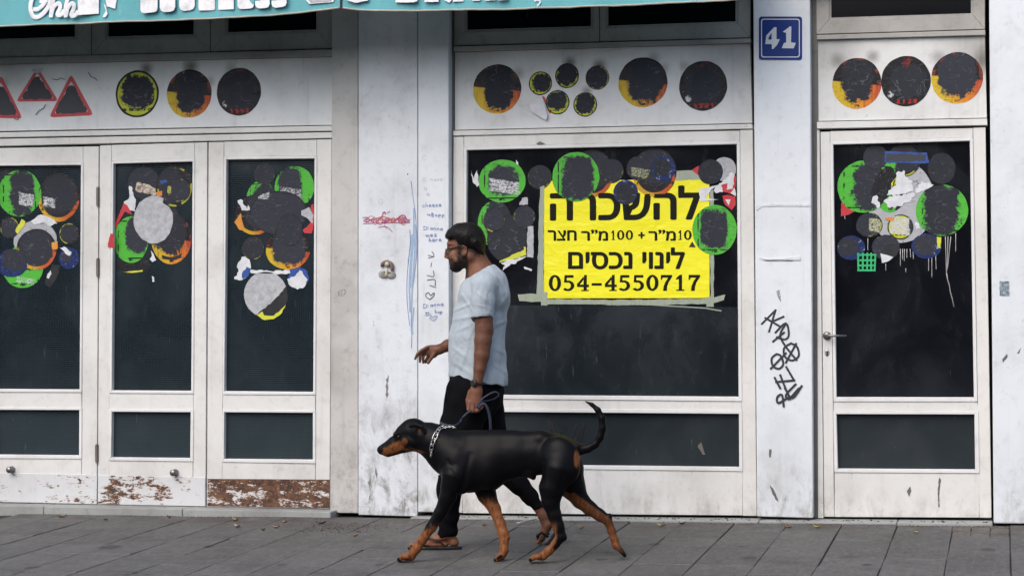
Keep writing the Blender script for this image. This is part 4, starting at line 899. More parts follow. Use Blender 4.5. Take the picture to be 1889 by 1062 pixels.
# ================================================================== writing on the pillars
def pen(name, col, rough=.5): return plain(name, col, rough, 0, 120, .3)
M_penb = pen('blue_ballpoint', (.10, .18, .40)); M_penl = pen('pale_blue_chalk', (.28, .38, .52)); M_penk = pen('black_marker', (.02, .02, .025)); M_penf = pen('faded_pen', (.42, .44, .50))
M_pur = pen('purple_marker', (.30, .03, .18)); M_red = pen('red_orange_marker', (.5, .13, .06)); M_grey = pen('scuff_and_shadow_grey', (.12, .11, .10))
def writing(parent, strokes, w, Y, mat, label, conv=lambda x, y: (x, y)):
    b = MB(); w = w*.85 if w < 2 else w
    for i, s in enumerate(strokes):
        pts = [conv(*q) for q in s]
        if len(pts) > 2:                       # round off the corners
            P = [Vector((*q, 0)) for q in pts]; o = []
            for k in range(len(P)-1):
                p0, p1, p2, p3 = P[max(k-1, 0)], P[k], P[k+1], P[min(k+2, len(P)-1)]
                for t in (0, .25, .5, .75):
                    o.append(.5*((2*p1)+(p2-p0)*t+(2*p0-5*p1+4*p2-p3)*t*t+(3*p1-p0-3*p2+p3)*t**3))
            o.append(P[-1]); pts = [(v.x, v.y) for v in o]
        b.ribbon(pts, w, Y-.0009-i*.00025, step=.00002)
    return b.build('writing', mat, parent, label=label)
cL = lambda x, y: (640+x/3.125, 280+y/3.125)       # coordinates read off an enlargement of the pillar
# letters are strokes in a 0-10 box
LET = {'c': [[(8, 3), (4, 2), (2, 5), (4, 8), (8, 8)]], 'C': [[(8, 2), (4, 0), (1, 5), (4, 10), (8, 8)]], 'h': [[(2, -4), (2, 8), (3, 4), (6, 3), (7, 8)]], 'e': [[(2, 5), (7, 5), (6, 2), (3, 2), (2, 6), (4, 8), (8, 7)]],
       's': [[(7, 2), (3, 2), (3, 5), (7, 6), (6, 8), (2, 8)]], 'D': [[(2, 0), (2, 10)], [(0, 1), (6, 0), (10, 4), (8, 9), (1, 10)]], 'i': [[(4, 3), (4, 8)], [(4, 0), (4.4, 0.6)]], 'a': [[(7, 3), (3, 3), (2, 7), (5, 8), (7, 3), (7.6, 8)]],
       'n': [[(2, 3), (2, 8), (3, 4), (6, 3), (7, 8)]], 'w': [[(1, 3), (3, 8), (5, 4), (7, 8), (9, 3)]], 'r': [[(2, 3), (2, 8), (3, 4), (6, 3)]], 'o': [[(5, 3), (2, 5), (5, 8), (8, 5), (5, 3)]], 'B': [[(2, 0), (2, 10), (7, 9), (6, 5), (2, 5), (6, 3), (5, 0), (1, 0)]],
       'u': [[(2, 3), (3, 8), (6, 7), (7, 3), (7, 8)]], 'p': [[(2, 3), (2, 13)], [(2, 4), (6, 3), (7, 6), (2, 8)]], 'f': [[(8, 0), (4, 1), (4, 10)], [(2, 4), (7, 4)]], 'v': [[(1, 3), (4, 8), (7, 3)]], '>': [[(0, 2), (0, 6), (8, 6)], [(5, 4), (8, 6), (5, 8)]],
       'G': [[(8, 2), (4, 0), (1, 5), (4, 10), (8, 8), (8, 5), (5, 5)]], 't': [[(4, 0), (4, 8), (7, 8)], [(1, 3), (8, 3)]], 'l': [[(4, 0), (4, 9)]]}
def word(txt, x, y, s, dx=0, dy=0):
    o = []
    for ch in txt:
        if ch != ' ':
            for st in LET[ch]: o.append([(x+a*s/10, y+b_*s/10) for a, b_ in st])
        x += s*.95+dx; y += dy
    return o
Z0 = .0
writing(P_side, word('cheese', 432, 303, 20, 0, -1) + word('>Bupp', 465, 352, 20, 1, 1), 1.0, Z0, M_penb, 'pale blue handwriting that reads cheese and Bupp', cL)
writing(P_side, word('Dianna', 440, 430, 21, -1, 1) + word('was', 452, 470, 22, 3, 0) + word('here', 470, 500, 21, -1, -1), 1.1, Z0, M_penb, 'blue handwriting Dianna was here', cL)
writing(P_side, word('Dianna', 438, 878, 22, -1, -2) + word('or', 450, 920, 15) + word('Hop'.replace('H', 'h'), 505, 915, 17, -1) + [[(450, 942), (484, 936)], [(490, 968), (478, 956), (488, 946), (498, 956), (508, 944), (520, 950), (500, 972), (490, 966)]], 1.1, Z0, M_penb, 'blue handwriting Dianna with a small heart', cL)
writing(P_side, [[(490, 576), (500, 590), (498, 604), (470, 612)], [(468, 596), (502, 606)], [(488, 640), (484, 662)], [(498, 686), (500, 718), (462, 712)], [(464, 740), (506, 736), (508, 772)], [(478, 770), (512, 782)],
                 [(478, 850), (456, 836), (456, 818), (472, 812), (482, 828), (500, 812), (502, 826), (480, 850)]], 1.5, Z0, M_penk, 'black letters written sideways above a heart', cL)
writing(P_side, word('C', 432, 22, 28) + word('G', 432, 150, 26) + word('nuvc', 478, 150, 20) + word('u', 440, 195, 26) + word('a', 455, 232, 24), .9, Z0, M_penf, 'faded pen scribbles near the top', cL)
rr = random.Random(11)
sc_ = []
for k in range(9):
    y0 = 395+rr.uniform(-14, 12); st = []
    x = 95+rr.uniform(0, 40)
    while x < 350: st.append((x, y0+rr.uniform(-18, 16))); x += rr.uniform(12, 26)
    sc_.append(st)
writing(P_main, sc_[:5], 1.1, .004, M_red, 'orange scribble crossing out a word', cL)
writing(P_main, sc_[5:] + [[(90, 380), (118, 378), (96, 400), (125, 404)], [(95, 414), (200, 410), (360, 408)], [(180, 436), (215, 430), (240, 440), (262, 462)], [(215, 425), (228, 440)], [(200, 372), (215, 345), (222, 360)], [(205, 350), (225, 352)], [(232, 350), (246, 345)],
                            [(300, 372), (330, 364), (340, 395), (312, 412), (296, 392), (310, 368)], [(330, 370), (362, 405)], [(345, 402), (362, 388)]], 1.3, .004, M_pur, 'purple crossed out scribble', cL)
writing(P_main, word('G', 180, 272, 32), 1.0, .004, M_penf, 'faded letter above the scribble', cL)
writing(P_main, [[(369, 170), (378, 240), (392, 340), (402, 470), (400, 610), (388, 720), (374, 850), (370, 1000), (374, 1062), (372, 1130)], [(356, 620), (346, 740), (348, 880), (362, 1000)], [(370, 172), (376, 215)], [(362, 450), (366, 520), (352, 640)]], 1.3, .004, M_penb, 'long thin blue line running down the pillar', cL)
writing(P_main, [[(386, 330), (384, 500), (372, 640), (366, 780)], [(375, 480), (368, 620), (360, 760), (364, 920)], [(395, 420), (390, 600), (378, 760), (372, 900)], [(384, 900), (376, 1000), (378, 1050)]], 3.0, .004, M_penl, 'pale blue chalk smear beside the thin line', cL)
cT = lambda x, y: (1380+x/2.528, 360+y/2.528)
writing(P_tag, [[(64, 600), (128, 536)], [(128, 536), (98, 636)], [(80, 572), (150, 612)], [(110, 590), (166, 566)], [(128, 640), (176, 596), (190, 650), (172, 672), (134, 662)], [(116, 682), (168, 640)], [(176, 600), (150, 650), (172, 700), (226, 768)],
                [(200, 690), (168, 712), (172, 752), (206, 770), (236, 748), (228, 706), (200, 690)], [(224, 692), (176, 780)], [(132, 740), (110, 760), (116, 796), (144, 808), (164, 786), (152, 748), (132, 740)], [(176, 736), (106, 808)],
                [(124, 850), (150, 900)], [(130, 870), (216, 862)], [(178, 800), (214, 862)], [(150, 838), (172, 894), (196, 950)], [(172, 900), (206, 946), (250, 888)], [(222, 880), (176, 930), (188, 950)], [(196, 948), (248, 892)], [(200, 940), (236, 900)],
                [(184, 944), (140, 968), (136, 940), (158, 930), (166, 984)]], 3.9, 0, M_penk, 'black spray tag written down the pillar', cT)
# torn paper remains, small stickers, marks on the pillars
def chip(parent, name, pts, Y, mat, th=.002, amp=.8, label=None):
    b = MB(); NST[0] += 1; b.slab(jag(pts, amp, 4, NST[0]), Y-th, th-.0002); return b.build(name, mat, parent, label=label)
chip(P_tag, 'paper_remnant', [(1393, 381), (1402, 376), (1494, 376), (1496, 381), (1480, 380), (1405, 381), (1396, 389)], 0, M_paper, .004, 1)
chip(P_tag, 'paper_remnant', [(1401, 475), (1420, 478), (1476, 473), (1477, 480), (1440, 479), (1407, 479)], 0, M_paper, .006, .6)
chip(P_tag, 'painted_shadow', [(1408, 480.3), (1440, 481), (1466, 480), (1460, 482), (1415, 482)], 0, M_grey, .001, .3)  # grey strip painted as the shadow under the torn paper
chip(P_tag, 'small_sticker', [(1432, 537), (1438, 534), (1440, 545), (1441, 556), (1437, 552), (1434, 545)], 0, flatmat('small_bw_sticker', (.01, .01, .01), (.6, .6, .62), .4, 150), .0015, .6, 'tiny torn black and white sticker above the tag')
for q in ([(1420, 893), (1426, 900), (1433, 915), (1436, 925), (1430, 920), (1424, 907)], [(1419, 828), (1423, 828), (1422, 843), (1419, 843)]): chip(P_tag, 'scuff', q, 0, M_grey, .0008, .8)
chip(P_right, 'small_sticker', [(1844, 518), (1862, 519), (1862, 546), (1844, 545)], -.02, flatmat('small_photo_sticker', (.05, .08, .09), (.35, .42, .48), .4, 70), .0015, .5, 'small faded picture sticker on the right wall')
for q in ([(1849, 662), (1858, 652), (1859, 658), (1850, 669)], [(1876, 652), (1884, 640), (1880, 652)]): chip(P_right, 'scuff', q, -.02, M_grey, .0008, .4)
chip(P_strip, 'small_sticker', [(623, 536), (637, 533), (638, 540), (633, 545), (624, 546)], .025, flatmat('pixel_sticker', (.02, .02, .02), (.6, .6, .6), .4, 160), .0015, .4, 'tiny black and white sticker on the beige pilaster')
M_stain = plain('plaster_hole', (.20, .195, .19), .9, nscale=80, var=.6)
for q in ([(679, 889), (682, 880), (685, 892), (682, 900)], [(693, 862), (697, 874), (696, 884), (692, 872)], [(681, 915), (684, 912), (684, 922), (681, 921)], [(712, 700), (716, 690), (716, 730), (712, 740)]):
    chip(P_main, 'plaster_scar', q, .004, M_stain, .0008, 1.4)
for nm, dd, q in (('scuff', door, [(1673, 905), (1679, 896), (1681, 905), (1677, 916)]), ('scuff', door, [(1732, 880), (1736, 884), (1733, 910), (1733, 935), (1731, 935), (1730, 905)]), ('scuff', win, [(1287, 822), (1293, 815), (1298, 830), (1301, 838), (1296, 838)])):
    chip(dd, nm, q, YR+(.028 if dd is win else 0), M_grey, .001, .6)
# shell ornament
def cS(x, y, dy=0): return W(690+x/19.3, 470+y/19.3, .004+dy)
M_shell = plain('grey_shell', (.33, .32, .29), .6, 0, 90, .35, .4); M_clay = plain('brown_clay', (.17, .125, .10), .7, 0, 60, .4, .4); M_face = plain('cream_clay', (.5, .44, .33), .6, 0, 60, .15)
orn = empty('shell_ornament', cS(450, 860), 'little angel relief of two grey shells and a clay head fixed to the rough pillar', 'ornament')
for sgn, cx, cy in ((-1, 330, 700), (1, 610, 720)):
    b = MB(); rim = []; n = 44; vs = [cS(cx+sgn*-110+(0), cy-60, -.004)]
    hub = (cx-sgn*130, cy-70)
    fs = []
    for ring, (rr_, dd) in enumerate(((.35, -.016), (.7, -.018), (1., -.002))):
        for k in range(n):
            a = 2*math.pi*k/n; ex = cx+175*math.cos(a); ez = cy+145*math.sin(a)
            x = hub[0]+(ex-hub[0])*rr_; y = hub[1]+(ez-hub[1])*rr_
            vs.append(cS(x, y, dd*(1.0 if k % 4 < 2 else .72)))
    fs += [(0, 1+k, 1+(k+1) % n) for k in range(n)]
    for q in range(2): fs += [(1+q*n+k, 1+(q+1)*n+k, 1+(q+1)*n+(k+1) % n, 1+q*n+(k+1) % n) for k in range(n)]
    b.add(vs, fs); b.build('shell', M_shell, orn, smooth=True)
b = MB(); b.tube([cS(470, 330, -.002), cS(470, 330, -.022), cS(470, 330, -.03)], [.0165, .015, .007], 18); b.build('face', M_face, orn, smooth=True)
b = MB(); b.tube([cS(*q) for q in ((270, 420, -.01), (290, 330, -.012), (370, 260, -.014), (480, 235, -.014), (590, 290, -.014), (640, 380, -.012), (650, 520, -.01), (600, 550, -.01))], [.008, .011, .011, .01, .011, .012, .011, .005], 10); b.build('hair', M_clay, orn, smooth=True)
b = MB(); b.tube([cS(450, 520, -.006), cS(440, 620, -.01), cS(440, 700, -.01), cS(430, 790, -.006)], [.005, .008, .010, .006], 10); b.build('robe', M_face, orn, smooth=True)
writing(win, [[(1012, 776), (1014, 790), (1010, 806)], [(1018, 778), (1024, 802)], [(1038, 784), (1044, 790), (1037, 794)], [(1052, 806), (1064, 782)], [(1060, 812), (1076, 780)], [(1078, 782), (1070, 812)]], 4, YM+.028, M_blk, 'dark finger smears on the dusty lower pane')
# bolts and small dark screws on panels, twisted wires on left header
for q in ([(97, 146), (106, 148), (112, 144), (120, 147)], [(163, 134), (168, 142), (174, 144), (179, 149)], [(66, 212), (72, 204), (80, 200), (84, 193)], [(26, 219), (32, 221), (36, 217)]):
    b = MB(); b.tube([W(x, y, YH-.004-.003*(i % 2)) for i, (x, y) in enumerate(q)], .002, 6); b.build('paint_curl', M_blk, bld, smooth=True)
# ================================================================== awnings
g = G('teal_canvas'); p = g.pos(); n = g.noise(p, 1.8, 5, .6); n2 = g.noise(g.map(p, (6, 6, 1)), 3, 5, .7); n3 = g.noise(p, 240, 2)
c = g.mix(n, (.085, .32, .36), (.14, .42, .45)); c = g.mix(g.step(n2, .5, .8, 0, .6), c, (.12, .2, .21)); c = g.mix(g.step(g.noise(p, 7, 5, .7), .6, .75, 0, .5), c, (.35, .5, .52))
M_teal = g.out(c, .75, g.bump(n3, .3, .002))
M_cream = plain('cream_hem', (.38, .36, .30), .7, 0, 20, .2)
g = G('white_cut_lettering'); p = g.pos(); n = g.noise(p, 11, 5, .7); M_lett = g.out(g.mix(g.step(n, .4, .75), (.78, .78, .79), (.5, .51, .53)), .55, g.bump(n, .3, .004))
YA = -.62
def awning(name, label, edge, top_px, wallx):
    e3 = [W(x, y, YA) for x, y in edge]
    c = Vector((sum(v.x for v in e3)/len(e3), YA, min(v.z for v in e3)))
    r = empty(name, c, label, 'awning', 'teal canvas awnings over the shop fronts')
    # valance: subdivided strip with folds
    N = 90; vs = []; ztop = W(edge[0][0], edge[0][1], YA).z*.5 + W(edge[-1][0], edge[-1][1], YA).z*.5 + .40
    def at(t):
        x = edge[0][0]+(edge[-1][0]-edge[0][0])*t
        for k in range(len(edge)-1):
            if x <= edge[k+1][0] or k == len(edge)-2:
                s = (x-edge[k][0])/(edge[k+1][0]-edge[k][0]); return W(x, edge[k][1]+(edge[k+1][1]-edge[k][1])*s, YA)
    rows = 6
    for i in range(N+1):
        q = at(i/N)
        for j in range(rows+1):
            s = j/rows; w = .010*math.sin(i*.42+1.3*math.sin(i*.13))*(1-s)+.004*math.sin(i*1.3+j)
            vs.append((q.x, YA+w-.0, q.z+(ztop-q.z)*s))
    fs = [(i*(rows+1)+j, (i+1)*(rows+1)+j, (i+1)*(rows+1)+j+1, i*(rows+1)+j+1) for i in range(N) for j in range(rows)]
    b = MB(); b.add(vs, fs); b.build('valance', M_teal, r, smooth=True)
    b = MB(); b.tube([Vector(vs[i*(rows+1)])+Vector((0, 0, .001)) for i in range(N+1)], .0055, 6); b.build('hem', M_cream, r, smooth=True)
    x0, x1 = e3[0].x, e3[-1].x; b = MB(); M_ = 20; vs = []
    for i in range(M_+1):
        for j in range(9):
            s = j/8; vs.append((x0+(x1-x0)*i/M_, YA+(.60)*s, ztop-.01+.25*s - .03*math.sin(s*math.pi)))
    b.add(vs, [(i*9+j, (i+1)*9+j, (i+1)*9+j+1, i*9+j+1) for i in range(M_) for j in range(8)]); b.build('canopy', M_teal, r, smooth=True)
    M_pole = plain('awning_pole', (.3, .3, .3), .4, .6)
    b = MB(); b.tube([(x0, YA+.02, ztop-.03), (x1, YA+.02, ztop-.03)], .016, 10); b.build('front_bar', M_pole, r, smooth=True)
    for x in (x0+.25, x1-.25): b = MB(); b.tube([(x, YA+.02, ztop-.03), (x, -.04, ztop+.12)], .012, 8); b.build('arm', M_pole, r, smooth=True)
    return r
aw1 = awning('awning', 'longer teal awning at the left with white script and block lettering on its valance', [(-420, 68), (0, 48.5), (150, 43.5), (280, 38.5), (390, 35.5), (500, 28.5), (590, 20), (628, 15.5)], 0, None)
aw2 = awning('awning', 'teal awning over the shop window with cropped white lettering', [(632, 15), (660, 18.5), (700, 21), (770, 20), (900, 18.5), (1000, 15.5), (1200, 8.5), (1392, -2)], 0, None)
YL = YA-.017
def lshape(parent, name, polys, mat=None, label=None):
    b = MB()
    for q in polys: b.slab(q, YL, .006)
    return b.build(name, mat or M_lett, parent, label=label)
def cA(x, y): return (x/6.297, y/6.297)
def cB(x, y): return (240+x/4.7225, y/4.7225)
def cC(x, y): return (600+x/4.7225, y/4.7225)
def stroke(parent, pts, w, conv=cA, n=4, label=None):
    P = [Vector((*conv(*q), 0)) for q in pts]; o = []
    for k in range(len(P)-1):
        p0, p1, p2, p3 = P[max(k-1, 0)], P[k], P[k+1], P[min(k+2, len(P)-1)]
        for i in range(n): t = i/n; o.append(.5*((2*p1)+(p2-p0)*t+(2*p0-5*p1+4*p2-p3)*t*t+(3*p1-p0-3*p2+p3)*t**3))
    o.append(P[-1]); b = MB(); b.tube([W(v.x, v.y, YL) for v in o], w, 8, flat=.12, up=Vector((0, 1, 0))); return b.build('script_letter', M_lett, parent, label=label)
stroke(aw1, [(560, -130), (470, -170), (400, -80), (355, 60), (370, 170), (420, 205), (490, 170), (560, 80), (590, -20), (560, -110), (500, -60), (480, 40)], .0135)
stroke(aw1, [(385, 112), (440, 110), (500, 60), (545, -10)], .0125)
stroke(aw1, [(690, -190), (640, -60), (600, 100), (590, 205)], .0125)
stroke(aw1, [(590, 190), (620, 90), (680, 40), (700, 90), (665, 170), (710, 175), (745, 120)], .0125)
stroke(aw1, [(850, -190), (800, -60), (760, 100), (765, 205)], .0125)
stroke(aw1, [(765, 190), (790, 90), (840, 40), (860, 90), (825, 180), (870, 180), (910, 130)], .0125)
lshape(aw1, 'block_letter', [[cA(*q) for q in ((905, 178), (1145, 162), (1150, -200), (1080, -200), (1030, -90), (985, -200), (900, -200))]])
lshape(aw1, 'block_letter', [[cA(*q) for q in ((1197, -200), (1240, 75), (1335, 105), (1365, -60), (1380, -200), (1320, -200), (1290, -90), (1262, -200))]])
lshape(aw1, 'block_letter', [[cA(*q) for q in ((1205, 50), (1228, 130), (1190, 200), (1222, 205), (1250, 165), (1228, 75))]])
def rounded(x0, x1, y0, yb0, yb1, r=24, cut=None):
    pts = [(x0, y0), (x0, yb0-r), (x0+r*.3, yb0-r*.3), (x0+r, yb0), (x1-r, yb1), (x1-r*.3, yb1-r*.3), (x1, yb1-r), (x1, y0)]
    return [cB(*q) for q in pts]
GOOD = [(90, 238, 118, 108, 30), (258, 392, 108, 104, 40), (428, 562, 98, 92, 40), (596, 738, 94, 92, 14), (768, 902, 88, 82, 3), (935, 1078, 82, 76, 30), (1088, 1215, 76, 72, 34), (1232, 1362, 70, 62, 34)]
for i, (x0, x1, a, b_, r_) in enumerate(GOOD): 
    o = lshape(aw1, 'block_letter', [rounded(x0, x1, -190, a, b_, r_)])
# slots in the letters (counters and gaps), teal shapes lying on the white
def slot(pts, conv=cB, parent=aw1):
    b = MB(); b.slab([conv(*q) for q in pts], YL-.0015, .004); b.build('letter_counter', M_teal, parent)
slot([(1086, -12), (1130, -8), (1134, 6), (1086, 10)]); slot([(1230, -12), (1272, -8), (1276, 4), (1230, 6)]); slot([(1035, 0), (1084, -4), (1080, 32), (1066, 42)])
for x in (300, 470): slot([(x, -150), (x+45, -150), (x+45, -45), (x, -45)])
lshape(aw1, 'emblem', [[cB(*q) for q in ((1530, 0), (1560, 36), (1770, 20), (1790, -60), (1780, -150), (1540, -150))]])
b = MB(); b.slab([cB(*q) for q in ((1552, 4), (1572, 27), (1750, 12), (1765, -20), (1760, -120), (1560, -120))], YL-.0015, .004); b.build('emblem_inner', M_silver, aw1)
for q in ([(180, 0), (262, 28), (372, 8), (380, -140), (180, -140)], [(612, 24), (768, 22), (800, 12), (800, -150), (612, -150)], [(862, 20), (985, 19), (998, -150), (862, -150)], [(1040, 6), (1078, 26), (1100, 4), (1104, -150), (1030, -150)], [(1114, 18), (1205, 14), (1205, -150), (1114, -150)],
          [(1282, 12), (1345, 8), (1362, -150), (1282, -150)], [(1392, 8), (1478, 5), (1478, -150), (1392, -150)], [(1500, 4), (1586, 2), (1586, -150), (1500, -150)]):
    lshape(aw2, 'block_letter', [jag([cC(*p_) for p_ in q], .5, 5, int(q[0][0]))])
stroke(aw2, [(1820, 12), (1850, 6), (1872, 16), (1862, 40), (1845, 52)], .004, cC)
# ================================================================== figures: distance-field modelling
def surf_nets(Fd, org, h):
    S = Fd < 0
    c = np.zeros(tuple(n-1 for n in Fd.shape), np.int8)
    for i in (0, 1):
        for j in (0, 1):
            for k in (0, 1):
                c += S[i:Fd.shape[0]-1+i, j:Fd.shape[1]-1+j, k:Fd.shape[2]-1+k]
    act = (c > 0) & (c < 8); ijk = np.argwhere(act)
    idx = np.full(act.shape, -1, np.int32); idx[act] = np.arange(len(ijk))
    acc = np.zeros((len(ijk), 3)); cnt = np.zeros(len(ijk))
    corners = [(i, j, k) for i in (0, 1) for j in (0, 1) for k in (0, 1)]
    val = {cc: Fd[ijk[:, 0]+cc[0], ijk[:, 1]+cc[1], ijk[:, 2]+cc[2]] for cc in corners}
    for a in corners:
        for ax in range(3):
            if a[ax]: continue
            b = list(a); b[ax] = 1; b = tuple(b)
            va, vb = val[a], val[b]; m = (va < 0) != (vb < 0)
            t = np.where(m, va/np.where(m, va-vb, 1), 0)
            p = np.tile(np.array(a, float), (len(ijk), 1)); p[:, ax] += t
            acc[m] += p[m]; cnt[m] += 1
    V = np.array(org) + (ijk + acc/cnt[:, None])*h
    faces = []
    nx, ny, nz = Fd.shape
    for ax in range(3):
        A = [slice(1, -1)]*3; B = [slice(1, -1)]*3; A[ax] = slice(0, -1); B[ax] = slice(1, None)
        sa, sb = S[tuple(A)], S[tuple(B)]; e = np.argwhere(sa != sb)
        if not len(e): continue
        off = np.ones(3, int); off[ax] = 0; e0 = e+off
        u, v = [(1, 2), (2, 0), (0, 1)][ax]
        du = np.zeros(3, int); du[u] = 1; dv = np.zeros(3, int); dv[v] = 1
        q = [idx[tuple((e0-du-dv).T)], idx[tuple((e0-dv).T)], idx[tuple(e0.T)], idx[tuple((e0-du).T)]]
        q = np.stack(q, 1); fl = ~sa[tuple(e.T)]; q[fl] = q[fl][:, ::-1]
        faces.append(q)
    return V, np.concatenate(faces)

class Fig:
    """upright frame turned towards the street by phi; P() places a photo point at depth d behind the frame's plane"""
    def __init__(s, O, phi):
        s.O = Vector(O); s.phi = phi
        s.ex = Vector((math.cos(phi), math.sin(phi), 0)); s.ey = Vector((-math.sin(phi), math.cos(phi), 0))
    def world(s, px, py, d=0.):
        r = ray(px, py); t = ((s.O + s.ey*d - CAM).dot(s.ey))/r.dot(s.ey); return CAM + r*t
    def P(s, px, py, d=0.):
        w = s.world(px, py, d)-s.O; return np.array((w.dot(s.ex), w.dot(s.ey), w.z))
    def sc(s, px, py, d=0.): return np.linalg.norm(s.P(px+1, py, d)-s.P(px, py, d))
    def toworld(s, V):
        return np.array(s.O) + V[:, :1]*np.array(s.ex) + V[:, 1:2]*np.array(s.ey) + V[:, 2:]*np.array((0, 0, 1.))
    def px(s, V): return proj(s.toworld(V))
class Sdf:
    def __init__(s, fig): s.f = fig; s.ops = []
    def c(s, a, b, sy=1., k=.012, op='u', da=None):
        """tapered limb: a, b = (px, py, depth, radius px); sy flattens or widens across the depth"""
        A = s.f.P(*a[:3]); B = s.f.P(*b[:3]); ra = a[3]*s.f.sc(*a[:3]); rb = b[3]*s.f.sc(*b[:3])
        s.ops.append(('c', A, B, ra, rb, sy, k, op))
    def ch(s, pts, sy=1., k=.012, op='u'):
        for i in range(len(pts)-1): s.c(pts[i], pts[i+1], sy, k, op)
    def e(s, px, py, d, rx, rz, ry, ang=0., k=.012, op='u'):
        A = s.f.P(px, py, d); q = s.f.sc(px, py, d); s.ops.append(('e', A, np.array((rx*q, ry, rz*q)), R(ang), k, op))
    def plane(s, p1, p2, keep, k=.002):
        """cut along the photo line p1-p2 (an upright plane through the sight line's frame); keep = a photo point that stays"""
        a = s.f.P(*p1, 0); b = s.f.P(*p2, 0); c_ = s.f.P(*keep, 0)
        n = np.array((-(b-a)[2], 0, (b-a)[0])); n /= np.linalg.norm(n)
        if (c_-a) @ n > 0: n = -n
        s.ops.append(('p', a, n, k))
    def mesh(s, h, disp=None, pad=.03, box=None):
        lo = np.full(3, 1e9); hi = -lo
        for o in s.ops:
            if o[0] == 'c' and o[7] == 'u':
                for q, r in ((o[1], o[3]), (o[2], o[4])): rr_ = np.array((r, r*max(o[5], 1), r)); lo = np.minimum(lo, q-rr_); hi = np.maximum(hi, q+rr_)
            if o[0] == 'e' and o[5] == 'u': r = o[2].max(); rr_ = np.array((r, o[2][1], r)); lo = np.minimum(lo, o[1]-rr_); hi = np.maximum(hi, o[1]+rr_)
        lo -= pad; hi += pad
        n = np.ceil((hi-lo)/h).astype(int)+1
        Fd = np.full(tuple(n), .05, np.float32)
        ax = [lo[i]+h*np.arange(n[i], dtype=np.float32) for i in range(3)]
        for o in s.ops:
            if o[0] == 'p':
                _, a, nn, k = o
                d = (ax[0][:, None, None]-a[0])*nn[0] + (ax[2][None, None, :]-a[2])*nn[2]
                d = d.astype(np.float32); hh = np.maximum(k-np.abs(Fd-d), 0)/k; Fd = np.maximum(Fd, d)+hh*hh*k*.25; continue
            if o[0] == 'c':
                _, A, B, ra, rb, sy, k, op = o
                mr = max(ra, rb); m = np.array((mr, mr*max(sy, 1), mr))+k+.02
                l2 = np.minimum(A, B)-m; h2 = np.maximum(A, B)+m
            else:
                _, A, rad, ang, k, op = o
                m = np.array((max(rad[0], rad[2]), rad[1], max(rad[0], rad[2])))+k+.02; l2 = A-m; h2 = A+m
            i0 = np.clip(((l2-lo)/h).astype(int), 0, n); i1 = np.clip(((h2-lo)/h).astype(int)+2, 0, n)
            if (i1 <= i0).any(): continue
            X = ax[0][i0[0]:i1[0]][:, None, None]; Y = ax[1][i0[1]:i1[1]][None, :, None]; Z = ax[2][i0[2]:i1[2]][None, None, :]
            if o[0] == 'c':
                bx_, by_, bz_ = (B-A)*np.array((1, 1/sy, 1)); L = bx_*bx_+by_*by_+bz_*bz_+1e-12
                x = X-A[0]; y = (Y-A[1])/sy; z = Z-A[2]
                t = np.clip((x*bx_+y*by_+z*bz_)/L, 0, 1)
                d = np.sqrt((x-t*bx_)**2+(y-t*by_)**2+(z-t*bz_)**2)-(ra+(rb-ra)*t)
                if sy < 1: d = d*(.5+.5*sy)
            else:
                ca, sa = math.cos(ang), math.sin(ang); x = X-A[0]; y = Y-A[1]; z = Z-A[2]
                xr = x*ca+z*sa; zr_ = -x*sa+z*ca
                k0 = np.sqrt((xr/rad[0])**2+(y/rad[1])**2+(zr_/rad[2])**2)
                k1 = np.sqrt((xr/rad[0]**2)**2+(y/rad[1]**2)**2+(zr_/rad[2]**2)**2)+1e-9
                d = k0*(k0-1)/k1
            d = d.astype(np.float32); sl2 = tuple(slice(i0[i], i1[i]) for i in range(3)); cur = Fd[sl2]
            if op == 'u': hh = np.maximum(k-np.abs(cur-d), 0)/k; Fd[sl2] = np.minimum(cur, d)-hh*hh*k*.25
            else: d = -d; hh = np.maximum(k-np.abs(cur-d), 0)/k; Fd[sl2] = np.maximum(cur, d)+hh*hh*k*.25
        if disp is not None:
            near = np.abs(Fd) < .02; ii = np.argwhere(near)
            Pn = lo+ii*h; Fd[near] += disp(Pn).astype(np.float32)
        Fd[0] = Fd[-1] = .05; Fd[:, 0] = Fd[:, -1] = .05; Fd[:, :, 0] = Fd[:, :, -1] = .05
        return surf_nets(Fd, lo, h)
def keep_main(V, Fc, n_keep=None):
    par = np.arange(len(V))
    for _ in range(400):
        m = par[Fc].min(1); new = par.copy(); np.minimum.at(new, Fc.ravel(), np.repeat(m, 4))
        new = new[new]
        if (new == par).all(): break
        par = new
    u, ct = np.unique(par, return_counts=True); main = u[ct.argmax()]
    ok = par == main; mp = np.cumsum(ok)-1
    return V[ok], mp[Fc[ok[Fc[:, 0]]]]
